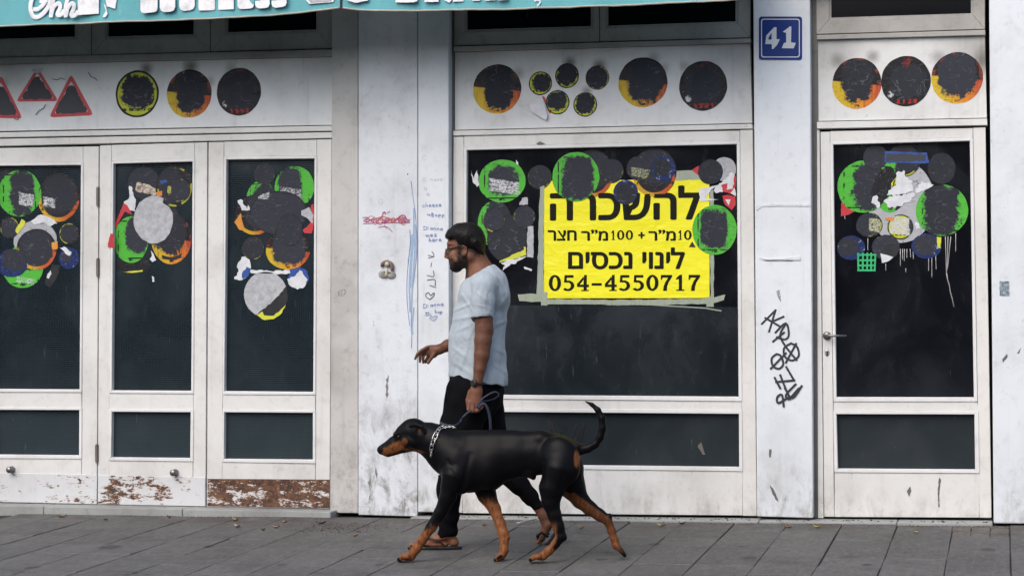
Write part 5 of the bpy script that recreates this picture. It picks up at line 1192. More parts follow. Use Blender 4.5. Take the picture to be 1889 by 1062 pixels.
def fig_mesh(name, V, Fc, mat, parent, col=None, label=None, smooth_iter=1, main=False, extra=None):
    if main: V, Fc = keep_main(V, Fc)
    for _ in range(smooth_iter):                      # light relaxation
        S = np.zeros_like(V); ct = np.zeros(len(V))
        for a, b_ in ((0, 1), (1, 2), (2, 3), (3, 0)):
            np.add.at(S, Fc[:, a], V[Fc[:, b_]]); np.add.at(S, Fc[:, b_], V[Fc[:, a]]); np.add.at(ct, Fc[:, a], 1); np.add.at(ct, Fc[:, b_], 1)
        V = V*.45+.55*S/np.maximum(ct, 1)[:, None]
    me = bpy.data.meshes.new(name); me.vertices.add(len(V)); me.vertices.foreach_set('co', V.astype(np.float32).ravel())
    me.loops.add(Fc.size); me.loops.foreach_set('vertex_index', Fc.astype(np.int32).ravel())
    me.polygons.add(len(Fc)); me.polygons.foreach_set('loop_start', np.arange(0, Fc.size, 4, dtype=np.int32))
    me.polygons.foreach_set('use_smooth', np.ones(len(Fc), bool)); me.update(calc_edges=True); me.validate()
    me.materials.append(mat)
    if col is not None:
        at = me.color_attributes.new('tone', 'FLOAT_COLOR', 'POINT'); C_ = np.ones((len(V), 4), np.float32); C_[:, :3] = col(V); at.data.foreach_set('color', C_.ravel())
    o = bpy.data.objects.new(name, me); COL.objects.link(o); o.parent = parent
    return props(o, label)
def vnoise(P, freq, seed=0):
    r_ = np.random.RandomState(seed); out = np.zeros(len(P))
    for i in range(7):
        k = r_.normal(size=3); k *= freq*(.6+.9*r_.rand())/np.linalg.norm(k); out += np.sin(P@k*6.283+r_.rand()*6.283)
    return out/3.5
def sst(x, a, b): t = np.clip((x-a)/(b-a), 0, 1); return t*t*(3-2*t)
def tone_mat(name, rough, bscale=120, bst=.15, spec=.5, var=.12, stretch=(1, 1, 1), sheen=0, dist=.002):
    g = G(name); a = g.N('ShaderNodeVertexColor'); a.layer_name = 'tone'; p = g.map(g.obj(), stretch); n = g.noise(p, bscale, 4, .65)
    c = g.mix(g.step(n, .3, .7, 0, var*2), a.outputs[0], (.01, .008, .008), 'MIX')
    return g.out(c, rough, g.bump(n, bst, dist), 0, spec, **({'Sheen Weight': sheen} if sheen else {}))

# ------------------------------------------------------------------ the walking man
ft = gnd(806, 1012)
ft = ft + Vector((-math.sin(R(13)), math.cos(R(13)), 0))*.10; MAN = Fig((ft.x, ft.y, ground(ft.x, ft.y)), R(13))
man = empty('person', MAN.O, 'bearded man in glasses, pale blue T-shirt and black trousers walking left past the shop', 'person', rotz=MAN.phi)
NS = -.185   # depth of the near shoulder
B = Sdf(MAN)
# head
B.e(863, 449, 0, 29, 32, .072, 0, .01); B.e(848, 458, 0, 23, 34, .062, 0, .02)
B.c((838, 470, 0, 12), (842, 488, 0, 8), 1.35, .02); B.c((866, 472, -.03, 14), (843, 491, -.0, 7.5), 1.3, .02); B.c((866, 472, .03, 14), (843, 491, .0, 7.5), 1.3, .02)
B.c((829, 449, -.028, 4), (829, 449, .028, 4), 1, .012)                       # brow
B.ch([(827.5, 457, 0, 2.4), (824, 466, 0, 3.2), (822.8, 473, 0, 3.6)], .9, .008)     # nose
B.c((826.5, 475, -.012, 2.6), (826.5, 475, .012, 2.6), 1, .006)
B.c((830, 482.5, -.014, 2.4), (830, 482.5, .014, 2.4), 1, .006); B.c((831.2, 487, -.012, 2.5), (831.2, 487, .012, 2.5), 1, .006)   # lips
B.e(837.5, 494, 0, 8, 6, .024, 0, .012)                                       # chin
B.c((836, 472, -.045, 7), (842, 480, -.05, 8), 1, .015); B.c((836, 472, .045, 7), (842, 480, .05, 8), 1, .015)   # cheeks
B.e(830.5, 461.5, -.030, 5, 4, .012, 0, .006, 's')
B.e(831.5, 461.8, -.029, 4.2, 3.6, .011, 0, .002)
for s_ in (-1, 1):
    B.e(855.5, 463.5, s_*.077, 6.2, 10, .007, -12, .006); B.e(853.6, 471, s_*.075, 4, 4.5, .007, 0, .004)
    B.e(854.5, 463, s_*.085, 3.2, 5.5, .006, -12, .004, 's')
    B.ch([(850.5, 459, s_*.083, 1.2), (854, 454.2, s_*.086, 1.4), (860, 456, s_*.087, 1.5), (861.5, 464, s_*.085, 1.4), (857.5, 472, s_*.081, 1.4)], 1, .002)
# neck and trunk
B.ch([(874, 470, 0, 21), (883, 493, 0, 21), (890, 515, 0, 27)], 1.0, .02)
B.ch([(892, 520, 0, 34), (888, 600, 0, 42), (882, 700, 0, 44)], 1.15, .03)
B.c((893, 527, -.14, 20), (893, 527, .14, 20), 1, .03)
# near arm, hanging straight down
B.ch([(893, 530, NS, 18), (892, 575, -.20, 17.5), (893, 606, -.205, 16), (891, 628, -.212, 15.8), (889, 655, -.22, 14.2), (885, 680, -.228, 11), (881.5, 702, -.232, 9.2)], 1, .01)
B.e(902, 612, -.20, 8, 9, .022, 0, .012)
# near hand: back of the hand, four curled fingers and thumb closed on the leash
B.ch([(881, 704, -.232, 8.6), (878, 722, -.236, 11.5), (876, 741, -.238, 12.5)], .62, .008)
for (x0, y0, x1, y1, x2, y2, dd) in ((866, 741, 864.5, 755, 871, 760, -.247), (872.5, 744, 872, 757.5, 878, 759, -.25), (879.5, 745, 880, 757, 884.5, 755, -.25), (886, 742, 887, 752, 889.5, 749, -.246)):
    B.ch([(x0, y0, dd+.004, 4.3), (x1, y1, dd-.004, 3.7), (x2, y2, dd+.014, 3.1)], 1, .0018)
B.ch([(868, 722, -.228, 5), (863, 738, -.226, 4.4), (864, 752, -.232, 3.6)], 1, .004)
# far arm, swinging forward
B.ch([(888, 535, .18, 17), (872, 590, .20, 16), (858, 624, .20, 14.5), (842, 632, .16, 13), (826, 637, .12, 10.8), (811, 644, .10, 8.8), (805, 646, .10, 8.9)], 1, .01)
B.ch([(806, 645, .10, 8.8), (795, 646.5, .10, 10), (788, 646, .10, 8.2)], .5, .008)
B.e(799, 654, .098, 8, 6.5, .014, 0, .008)
for pts in ([(788, 640.5, .085), (777, 646.5, .078), (770, 653, .075), (765.8, 661.5, .075)], [(787, 645, .095), (778.5, 650, .086), (774.8, 657, .084), (774.6, 667, .085)], [(788, 649.5, .105), (781.8, 655, .10), (780.2, 661, .098), (781, 668.5, .10)],
            [(792, 653, .115), (788.6, 659, .112), (786, 664, .112), (785, 668, .114)]):
    B.ch([(*q, r_) for q, r_ in zip(pts, (3.5, 3.1, 2.9, 2.4))], 1, .0015)
B.ch([(801, 652, .085, 4.6), (795.5, 660, .078, 3.6), (789.8, 669, .074, 2.9)], 1, .003)
# legs under the trousers and feet
B.ch([(866, 730, -.09, 34), (848, 800, -.10, 26), (836, 860, -.10, 19), (826, 940, -.10, 13), (827, 985, -.10, 9.5)], 1, .01)
B.ch([(885, 735, .09, 34), (905, 800, .09, 27), (933, 866, .09, 18), (968, 905, .06, 13), (994, 936, .035, 9.5), (1001, 952, .02, 8.2)], 1, .01)
B.ch([(827, 982, -.10, 9.5), (836, 996, -.10, 8.5)], 1, .01); B.e(838, 1000, -.10, 9, 7, .028, 0, .008)
B.ch([(829, 984, -.10, 9), (806, 993, -.10, 7.5), (782, 1000, -.10, 5.2), (772, 1002.5, -.10, 4)], 1.35, .012); B.e(778, 1002, -.10, 16, 4.4, .042, 0, .01)
B.c((822, 1003, -.10, 5), (790, 1004, -.10, 3.8), 1.9, .012)
for i, (x, dd, r_) in enumerate(((758.5, -.088, 3.9), (759.5, -.108, 3.0), (762, -.121, 2.8), (765.5, -.132, 2.6), (769.5, -.142, 2.4))): B.c((776, 1003, dd, r_), (x, 1003.5, dd, r_*.95), 1, .002)
B.ch([(1001, 950, .02, 8.2), (1008, 968, .02, 9.2)], 1, .01)
B.ch([(1010, 968, .02, 9), (1003, 982, .02, 8.2), (996, 993, .02, 6)], 1.2, .01); B.e(998, 990, .02, 7, 9, .040, 30, .008)
for i, (dd, r_) in enumerate(((.038, 3.6), (.022, 2.9), (.009, 2.7), (-.003, 2.5), (-.013, 2.3))): B.c((996, 993, dd, r_), (990+i*.7, 1000.5, dd, r_), 1, .002)
SKIN = np.array((.175, .070, .038)); SKD = np.array((.15, .055, .028))
def skin_col(V):
    q = MAN.px(V); x, y = q[:, 0], q[:, 1]; n = vnoise(V, 30, 3); n2 = vnoise(V, 120, 5)
    c = SKIN*(1+.10*n[:, None]+.05*n2[:, None])
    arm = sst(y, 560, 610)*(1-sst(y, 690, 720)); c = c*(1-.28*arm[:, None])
    foot = sst(y, 975, 985)*(x < 880); c = c*(1+.25*foot[:, None])
    # beard: lower face in front of and under the ear
    hw = (y < 512) & (x < 885)
    edge = n*1.6+n2*1.2
    be = sst(y+edge-(463+.0*x), 0, 12)*sst(x+edge, 838, 848)*(1-sst(x+edge, 861, 866))                # sideburn and jaw
    ja = sst(y+edge, 476, 486)*(1-sst(x, 861, 867)); mu = np.exp(-(((x-832)/6)**2+((y-479.2+edge*.2)/2.6)**2))*1.2
    sb = sst(x+edge, 842, 846)*(1-sst(x, 850, 854))*sst(y, 445, 450)
    bd = np.clip(np.maximum(np.maximum(be, ja), np.maximum(mu, sb)), 0, 1)*hw*.93
    lip = np.exp(-(((x-829.5)/3.4)**2+((y-485)/2.0)**2))*hw; c = c*(1-.5*bd[:, None]*0)
    c = c*(1-bd[:, None])+np.array((.012, .009, .008))*bd[:, None]
    c = c*(1-.7*lip[:, None])+np.array((.17, .06, .05))*.7*lip[:, None]
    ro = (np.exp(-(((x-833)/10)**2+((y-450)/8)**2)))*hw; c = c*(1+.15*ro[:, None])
    br = np.exp(-(((x-831+(450-y)*.2)/7)**2+((y-452.2)/1.6)**2))*hw*(V[:, 1] < -.01); c = c*(1-.85*np.clip(br*1.3, 0, 1)[:, None])
    ey = np.exp(-(((x-830.5)/2.6)**2+((y-461.8)/1.5)**2))*hw; c = c*(1-.85*np.clip(ey*1.4, 0, 1)[:, None])
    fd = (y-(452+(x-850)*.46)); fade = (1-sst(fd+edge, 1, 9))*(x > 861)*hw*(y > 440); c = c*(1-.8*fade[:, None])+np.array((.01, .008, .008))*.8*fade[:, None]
    kn = vnoise(V, 45, 9); hand = (y > 635)*(x < 812); c = c*(1+(.12*kn+.10)[:, None]*hand[:, None])
    return np.clip(c, .004, .8)
V, Fc = B.mesh(.0034)
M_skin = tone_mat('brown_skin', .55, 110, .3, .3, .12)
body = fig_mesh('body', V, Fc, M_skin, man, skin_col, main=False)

# hair
H = Sdf(MAN)
H.e(864, 443.5, 0, 31.5, 32, .0775, 0, .01); H.ch([(862, 436, 0, 23.5), (846, 433.5, 0, 18.5), (834, 436, 0, 12)], 1.7, .03); H.e(876.5, 452, 0, 16.5, 22, .064, -18, .02)
H.ch([(832, 432, -.03, 5), (825.5, 435.5, -.01, 3)], 1.5, .01)
H.e(834, 466, 0, 12.5, 30, .2, -6, .006, 's'); H.e(848, 478, 0, 14.5, 27, .2, 0, .006, 's'); H.e(857, 463.5, 0, 8.5, 11.5, .2, 0, .004, 's')

H.ch([(878, 448, 0, 13.5), (885, 460, 0, 8.5), (889, 469, 0, 5.5)], 3.2, .012); H.plane((850, 452), (900, 475), (880, 430), .004)
def hair_disp(P):
    Q = P*np.array((1, 1, 1)); return -.0005*vnoise(Q, 45, 21)-.0006*vnoise(Q, 120, 22)+.0003
V, Fc = H.mesh(.0026, hair_disp)
g = G('black_hair'); p = g.obj(); n = g.noise(g.map(p, (160, 60, 260), rot=(0, -.7, 0)), 1.2, 4, .7); w = g.noise(p, 60, 4)
M_hair = g.out(g.mix(n, (.0025, .0023, .0025), (.014, .011, .010)), .5, g.bump(g.m('ADD', n, w), .5, .003), 0, .18)
HV = V
fig_mesh('hair', V, Fc, M_hair, man)
# beard as short fuzz over the jaw
H = Sdf(MAN)
H.c((839, 476, 0, 9.5), (842, 489, 0, 8.2), 1.36, .02); H.c((860, 476, -.036, 8), (843, 491.5, -.004, 8), 1.25, .02); H.c((860, 476, .036, 8), (843, 491.5, .004, 8), 1.25, .02); H.e(839, 494.5, 0, 8.6, 6.3, .026, 0, .012)
H.e(836, 466, 0, 14, 13.5, .2, 20, .004, 's'); H.e(852, 458, 0, 12, 15, .2, 0, .004, 's'); H.e(826, 485, 0, 6.5, 5.5, .03, 0, .003, 's')
V, Fc = H.mesh(.0026, lambda P: -.0010*vnoise(P, 120, 31)-.0006)
fig_mesh('beard', V, Fc, M_hair, man)

# loose strands standing off the hair and beard
def strands(V, N_, L, seed, nm, flow):
    r_ = np.random.RandomState(seed); ctr = V.mean(0); ii = r_.randint(0, len(V), N_); b = MB()
    for i in ii:
        p = V[i]; nrm = p-ctr; nrm /= np.linalg.norm(nrm)+1e-9
        t = np.array(flow)+r_.normal(size=3)*.45; t = t-nrm*(t@nrm)*.8; t /= np.linalg.norm(t)+1e-9
        s_ = np.cross(nrm, t); l = L*r_.uniform(.5, 1.2); p0 = p-nrm*.001; p1 = p+t*l*.5+nrm*.0012; p2 = p+t*l+nrm*.0004
        b.add([tuple(p0-s_*.0005), tuple(p0+s_*.0005), tuple(p1+s_*.0004), tuple(p1-s_*.0004), tuple(p2)], [(0, 1, 2, 3), (3, 2, 4)])
    me = bpy.data.meshes.new(nm); me.from_pydata(b.v, [], b.f); me.materials.append(M_hair); o = bpy.data.objects.new(nm, me); COL.objects.link(o); o.parent = man; o['kind'] = 'stuff'
strands(HV, 5200, .013, 5, 'hair_strands', (.75, 0, -.45)); strands(V, 1500, .006, 6, 'beard_strands', (.1, 0, -1))

# T-shirt
T_ = Sdf(MAN)
T_.ch([(896, 528, 0, 33), (893, 550, 0, 46), (884.5, 592, 0, 48.5), (879.5, 625, 0, 50), (880, 655, 0, 51.5), (883, 700, 0, 53), (883.5, 740, 0, 53)], 1.18, .02)
T_.c((896, 524, -.165, 22), (898, 522, .15, 22), 1, .04); T_.ch([(898, 508, 0, 24), (904, 520, 0, 27)], 1.7, .04); T_.c((879, 519, -.03, 15), (866, 540, -.03, 16), 1.7, .04)
T_.c((911, 515, -.05, 18), (918, 545, -.07, 22), 1.4, .04)
T_.ch([(893, 528, NS-.006, 24), (891, 553, -.203, 22.5), (889.5, 590, -.21, 20.5)], 1, .012)
T_.ch([(888, 533, .19, 22), (872, 585, .21, 21)], 1, .012)
# sleeve opening: cut only the sleeve by a plane is done below with a box-like ellipsoid; hem and neck by planes
T_.e(889, 611, -.232, 34, 31, .07, 0, .003, 's')
T_.plane((826, 692.5), (940, 712), (880, 600)); T_.plane((861, 515), (917, 483.5), (900, 560), .003)
def folds(P):
    q = MAN.px(P); x, y = q[:, 0], q[:, 1]; d = P[:, 1]
    f = np.zeros(len(P))
    for (x0, y0, x1, y1, w, a) in ((832, 575, 868, 560, 4, .0030), (836, 590, 872, 583, 5, .0026), (850, 540, 872, 575, 4, .003), (842, 610, 866, 600, 5, .0022), (915, 575, 938, 545, 5, .003), (913, 600, 936, 590, 5, .0026), (912, 640, 934, 655, 6, .0025), (835, 640, 862, 660, 5, .0022),
                                    (912, 672, 936, 690, 5, .0028), (838, 668, 870, 690, 6, .0025), (846, 690, 862, 640, 6, .0022), (921, 520, 930, 580, 6, .0022), (925, 610, 918, 690, 6, .002), (873, 535, 905, 560, 4, .0018), (885, 515, 872, 545, 4, .002), (908, 500, 925, 525, 3, .0016), (873, 560, 908, 570, 3, .0014)):
        L = math.hypot(x1-x0, y1-y0); t = np.clip(((x-x0)*(x1-x0)+(y-y0)*(y1-y0))/L**2, 0, 1)
        dist = np.hypot(x-x0-t*(x1-x0), y-y0-t*(y1-y0)); sg = ((x-x0)*(y1-y0)-(y-y0)*(x1-x0))/L
        f -= 1.7*a*np.exp(-(dist/w)**2)*np.cos(sg/w*1.6)*(1-.7*(2*t-1)**2)
    low = sst(y, 600, 700)
    f += -.0024*vnoise(P*np.array((1.5, 1.5, .7)), 9, 41)-.0007*vnoise(P, 22, 42)-.0036*low*np.sin(P[:, 0]*48+P[:, 1]*30+3*np.sin(P[:, 2]*11))*.6
    return f
V, Fc = T_.mesh(.0042, folds)
g = G('pale_blue_jersey'); p = g.obj(); n = g.noise(p, 300, 2); n2 = g.noise(p, 7, 4)
M_shirt = g.out(g.mix(n2, (.315, .362, .40), (.36, .406, .442)), .8, g.bump(n, .25, .001, g.bump(g.noise(g.map(p, (9, 9, 3.2), rot=(0, .6, 0)), 1.6, 3, .55, 1.6), .55, .02)), 0, .2, **{'Sheen Weight': .15})
V, Fc = keep_main(V, Fc)
shirt = fig_mesh('t_shirt', V, Fc, M_shirt, man, smooth_iter=2)
M_seam = plain('shirt_seam', (.36, .44, .50), .8)
fx = Matrix.Translation(MAN.O) @ Matrix.Rotation(MAN.phi, 4, 'Z')
def surf_tube(parent, pts, rad, mat, name, fig, n=8, flat=1.):
    b = MB(); b.tube([fig.world(*q) for q in pts], rad, n, flat=flat); return b.build(name, mat, parent, smooth=True)
a_ = [MAN.world(889.5+20.3*math.cos(t), 578.5+1.8*math.sin(t)*0, -.208+.058*math.sin(t)) for t in np.linspace(0, 6.283, 30)]
b = MB(); b.tube(a_, .0028, 6); b.build('sleeve_hem', M_shirt, man, smooth=True)

# trousers
T_ = Sdf(MAN)
T_.c((880, 690, 0, 48), (876, 728, 0, 50), 1.18, .03)
T_.ch([(866, 728, -.085, 45), (850, 790, -.10, 38), (838, 850, -.10, 29.5), (829, 905, -.10, 22), (826.5, 950, -.10, 18.5), (826, 981, -.10, 17.5)], 1, .02)
T_.ch([(888, 728, .085, 42), (893, 765, .09, 36), (906, 812, .09, 31), (932, 864, .09, 25), (957, 892, .07, 18.5), (977, 915, .05, 14.5), (994, 936, .035, 10)], 1, .02)
T_.plane((800, 984.5), (870, 984.5), (850, 800))
def folds2(P):
    q = MAN.px(P); y = q[:, 1]
    return -.0035*vnoise(P*np.array((1., 1., 1.6)), 7, 51)-.0018*vnoise(P, 16, 52)-.003*sst(y, 900, 975)*np.sin(P[:, 2]*95+6*np.sin(P[:, 0]*20))
V, Fc = T_.mesh(.0045, folds2)
# cut the far hem square to the shin
g = G('black_trouser_cloth'); p = g.obj(); n = g.noise(p, 350, 2)
M_trs = g.out(g.mix(n, (.0022, .0022, .003), (.0045, .0045, .006)), .9, g.bump(n, .2, .001), 0, .08)
trs = fig_mesh('trousers', V, Fc, M_trs, man, smooth_iter=2)
surf_tube(man, [(831, 700, -.165), (824, 722, -.17), (822, 740, -.168)], .003, M_trs, 'pocket_edge', MAN)

# glasses, watch, flip-flops
M_gls = plain('dark_spectacle_frame', (.012, .011, .011), .25)
gl = empty('spectacles', (0, 0, 0)); gl.parent = man
b = MB()
lens = [MAN.world(x, y, d) for x, y, d in ((822, 459.8, -.012), (829.8, 458.2, -.047), (829.2, 467, -.045), (826, 469.5, -.033), (822.6, 468, -.014))]
b.tube(lens+[lens[0]], .0021, 6); b.build('lens_rim', M_gls, gl, smooth=True)
b = MB(); lens2 = [MAN.world(x, y, d) for x, y, d in ((822, 459.8, .012), (829.8, 458.2, .047), (829.2, 467, .045), (826, 469.5, .033), (822.6, 468, .014))]; b.tube(lens2+[lens2[0]], .0015, 6); b.build('lens_rim', M_gls, gl, smooth=True)
g = G('spectacle_lens'); M_lens = g.out((.04, .05, .05), .05, None, 0, .6)
g.put(g.b.inputs['Alpha'], .35)
b = MB(); b.add(lens, [(0, 1, 2, 3, 4)]); b.build('lens', M_lens, gl)
b = MB(); b.tube([MAN.world(822, 461, -.012), MAN.world(821.3, 461, 0), MAN.world(822, 461, .012)], .0014, 6); b.build('bridge', M_gls, gl, smooth=True)
for s_ in (-1, 1):
    b = MB(); b.tube([MAN.world(829.8, 458.8, s_*.048), MAN.world(838, 456.6, s_*.067), MAN.world(846, 454.2, s_*.0785), MAN.world(853, 452.2, s_*.084), MAN.world(860, 453.4, s_*.086), MAN.world(863, 459, s_*.082)], [.0036, .0032, .0027, .0022, .0016, .0013], 6); b.build('temple_arm', M_gls, gl, smooth=True)
wt = empty('wristwatch', (0, 0, 0)); wt.parent = man
M_strap = plain('black_rubber', (.008, .008, .009), .45); M_wd = plain('watch_case', (.06, .055, .05), .3, .7)
b = MB(); c_ = (881.2, 707.2, -.2325); rx_ = 10.8*MAN.sc(880, 705, -.23)
ring = [Vector(MAN.world(*c_)) + MAN.ex*rx_*math.cos(t) + MAN.ey*rx_*.98*math.sin(t) + Vector((0, 0, -.004*math.cos(t))) for t in np.linspace(0, 6.283, 28)]
b.tube(ring, .0085, 8, flat=.28, up=Vector((0, 0, 1))); b.build('strap', M_strap, wt, smooth=True)
b = MB(); c0 = MAN.world(876, 706, -.2325) - MAN.ey*(rx_*.86) - MAN.ex*.004; nrm_ = (MAN.ey*-.8-MAN.ex*.6).normalized(); b.tube([c0-nrm_*.004, c0+nrm_*.006, c0+nrm_*.009], [.0185, .0185, .016], 18); b.build('case', M_wd, wt, smooth=True)
b = MB(); b.tube([c0+nrm_*.0092, c0+nrm_*.0098], [.0155, .015], 18); b.build('dial', M_strap, wt)
def sandal(name, path, straps, label=None):
    r_ = empty(name, (0, 0, 0)); r_.parent = man
    top = []; bot = []; n = len(path)
    for (x, y, d, hw) in path: top.append((MAN.world(x, y, d), hw))
    b = MB(); L = []
    for i, (p0, hw) in enumerate(top):
        t = (top[min(i+1, n-1)][0]-top[max(i-1, 0)][0]).normalized(); nn = t.cross(MAN.ey).normalized()
        if nn.dot(MAN.world(path[i][0]+path[i][4] if len(path[i]) > 4 else path[i][0], path[i][1]+10, 0)-p0) < 0: nn = -nn
        L.append([p0-MAN.ey*hw, p0+MAN.ey*hw, p0+MAN.ey*hw+nn*.017, p0-MAN.ey*hw+nn*.017])
    vs = [v for q in L for v in q]; fs = [(4*i+k, 4*i+(k+1) % 4, 4*i+4+(k+1) % 4, 4*i+4+k) for i in range(n-1) for k in range(4)]+[(0, 3, 2, 1), (4*n-4, 4*n-3, 4*n-2, 4*n-1)]
    b.add(vs, fs); b.build('sole', M_strap, r_, bevel=.004)
    for pts in straps: b = MB(); b.tube([MAN.world(*q) for q in pts], [.005]+[.0085]*(len(pts)-2)+[.006], 8, flat=.45); b.build('strap', M_strap, r_, smooth=True)
sandal('flip_flop', [(752, 1007.2, -.10, .018), (757, 1006.6, -.10, .034), (768, 1006.4, -.105, .046), (785, 1006.2, -.105, .047), (810, 1006, -.10, .038), (832, 1005.8, -.10, .034), (846, 1006, -.10, .028), (852, 1006.4, -.10, .014)],
       [[(768, 1004, -.098), (776, 997, -.102), (792, 991.5, -.128), (806, 996, -.147), (820, 1004.5, -.142)], [(768, 1004, -.098), (776, 997, -.098), (792, 993, -.072), (806, 998, -.06), (820, 1004.5, -.062)]])
sandal('flip_flop', [(988, 1002, .02, .030), (999, 1002.5, .02, .045), (1010, 996, .02, .045), (1020, 983, .02, .042), (1027, 967, .02, .036), (1033, 953, .02, .03)],
       [[(994, 999, .02), (991, 988, -.02), (999, 981, -.028), (1012, 990, -.022)], [(994, 999, .02), (992, 985, .05), (1000, 978, .065), (1014, 985, .062)]])
# ------------------------------------------------------------------ the dog
g1_ = gnd(752, 1036); g2_ = gnd(994, 1038.5); PHD = math.atan2(g2_.y-g1_.y, g2_.x-g1_.x)
dg_ = g1_.lerp(g2_, .5) + Vector((-math.sin(PHD), math.cos(PHD), 0))*.09
DOG = Fig((dg_.x, dg_.y, ground(dg_.x, dg_.y)), PHD)
print('dog angle', math.degrees(PHD))
dog = empty('dog', DOG.O, 'black and tan short haired dog with chain collar and raised tail walking left', 'dog', rotz=DOG.phi)
A = Sdf(DOG)
# trunk
A.ch([(856, 848, 0, 49), (885, 846, 0, 48), (915, 843, 0, 45), (950, 838, 0, 40), (990, 837, 0, 36), (1022, 841, 0, 34)], .70, .02)
A.e(872, 862, 0, 40, 43, .108, 8, .03); A.e(905, 862, 0, 28, 42, .102, 0, .03); A.c((838, 858, 0, 28), (858, 880, 0, 26), 1.1, .03)
A.ch([(845, 806, 0, 10), (1000, 806, 0, 9), (1032, 814, 0, 10), (1060, 826, 0, 10)], 1.5, .035)
# neck and head
A.ch([(771, 805, 0, 25), (790, 809, 0, 28.5), (808, 818, 0, 33), (826, 832, 0, 39), (846, 843, 0, 45)], .85, .02)
A.e(762, 797, 0, 27, 25.5, .062, 12, .012); A.e(747, 800, 0, 20, 17, .05, 30, .012)
A.ch([(744, 810, 0, 16.5), (727, 820, 0, 14), (712, 828, 0, 11.3), (704, 829.5, 0, 8.6)], .82, .012)
A.c((752, 820, 0, 12), (716, 836, 0, 6.5), .8, .01)
A.e(700.5, 828, 0, 4.6, 5, .013, 0, .004); A.c((766, 815, 0, 17), (748, 822, 0, 10), .9, .015)
A.e(729.5, 799.5, -.026, 5, 4, .012, 30, .008); A.e(729.5, 799.5, .026, 5, 4, .012, 30, .008)
A.c((748, 812, -.042, 8), (762, 814, -.045, 11), .8, .015)
A.e(735.5, 804.5, -.040, 4.4, 3.2, .009, 15, .004, 's'); A.e(736, 804.6, -.036, 3.7, 3.1, .009, 0, .001)
A.c((708, 835.5, -.026, 1.1), (733, 830, -.04, 1.0), 1, .002, 's')
for s_ in (-1, 1):   # folded ears
    A.e(771, 797, s_*.064, 15, 12, .008, 12, .006); A.e(778, 806, s_*.066, 8, 13, .008, -20, .006); A.ch([(758, 785, s_*.055, 3), (768, 783, s_*.064, 3.4), (779, 787, s_*.066, 3.2), (784, 797, s_*.068, 2.6)], 1, .004)
    A.e(773, 794, s_*.075, 6, 6.5, .007, 0, .003, 's')
# near foreleg reaching forward
A.e(842, 868, -.075, 27, 44, .045, 18, .03); A.ch([(838, 878, -.085, 24), (826, 915, -.09, 15), (812, 945, -.092, 11.3), (796, 971, -.095, 9.3), (780, 994, -.095, 7.6), (769, 1010, -.095, 8)], .9, .012)
A.e(832, 914, -.09, 9, 9, .025, 0, .012)
A.ch([(768, 1012, -.095, 8), (757, 1024, -.095, 8)], 1.1, .01); A.e(755, 1027, -.095, 11, 6.4, .030, 5, .008)
for dd in (-.124, -.105, -.086, -.067): A.ch([(753, 1025, dd, 4.9), (742, 1026.5, dd, 5.0), (736, 1031, dd, 4.0)], 1, .0012)
# far foreleg, standing
A.ch([(888, 880, .06, 26), (898, 912, .055, 17), (912, 938, .04, 11.2), (923, 966, .02, 9.3), (929, 985, .0, 9.2), (930, 998, -.01, 7.4), (930, 1014, -.02, 6.9)], .9, .012)
A.e(937, 990, -.005, 4, 4.5, .018, 0, .006); A.ch([(930, 1015, -.02, 7.6), (925, 1025, -.02, 7.2)], 1.2, .01)
for dd in (-.047, -.030, -.013, .004): A.ch([(926, 1024, dd, 5.2), (919, 1028, dd, 4.9), (914.5, 1032, dd, 4)], 1, .0012)
# near hind leg
A.e(1034, 852, -.065, 36, 46, .055, 12, .03); A.ch([(1030, 866, -.075, 31), (1018, 900, -.085, 22.5), (1016, 925, -.088, 15.5), (1023, 950, -.09, 11.5), (1030, 970, -.09, 9.6), (1035, 987, -.09, 9.4)], .9, .02)
A.e(1040, 990, -.09, 5.5, 7, .02, 20, .01); A.ch([(1034, 990, -.09, 9), (1024, 1004, -.09, 7.6), (1012, 1016, -.09, 7.6), (1003, 1023, -.09, 7.8)], .95, .01)
A.e(998, 1026.5, -.09, 11, 6.4, .030, -8, .008)
for dd in (-.119, -.100, -.081, -.062): A.ch([(995, 1025, dd, 4.9), (985, 1027, dd, 5.0), (979, 1031.5, dd, 4.0)], 1, .0012)
# far hind leg, trailing and lifting off its toes
A.e(1044, 856, .055, 30, 38, .055, 0, .03); A.ch([(1048, 868, .065, 28), (1056, 898, .07, 22.5), (1070, 921, .07, 15), (1088, 937, .07, 11.5), (1106, 949, .07, 9.8), (1118, 957, .07, 9.4)], .9, .02)
A.e(1124, 951, .07, 6, 5, .018, 40, .008); A.ch([(1121, 959, .07, 8.8), (1128, 978, .07, 7.4), (1134, 996, .07, 7), (1137, 1006, .07, 7.8)], .95, .01)
for dd in (.045, .062, .078, .094): A.ch([(1137, 1006, dd, 5.4), (1146, 1015, dd, 4.8), (1152.5, 1023.5, dd, 3.6)], 1, .002)
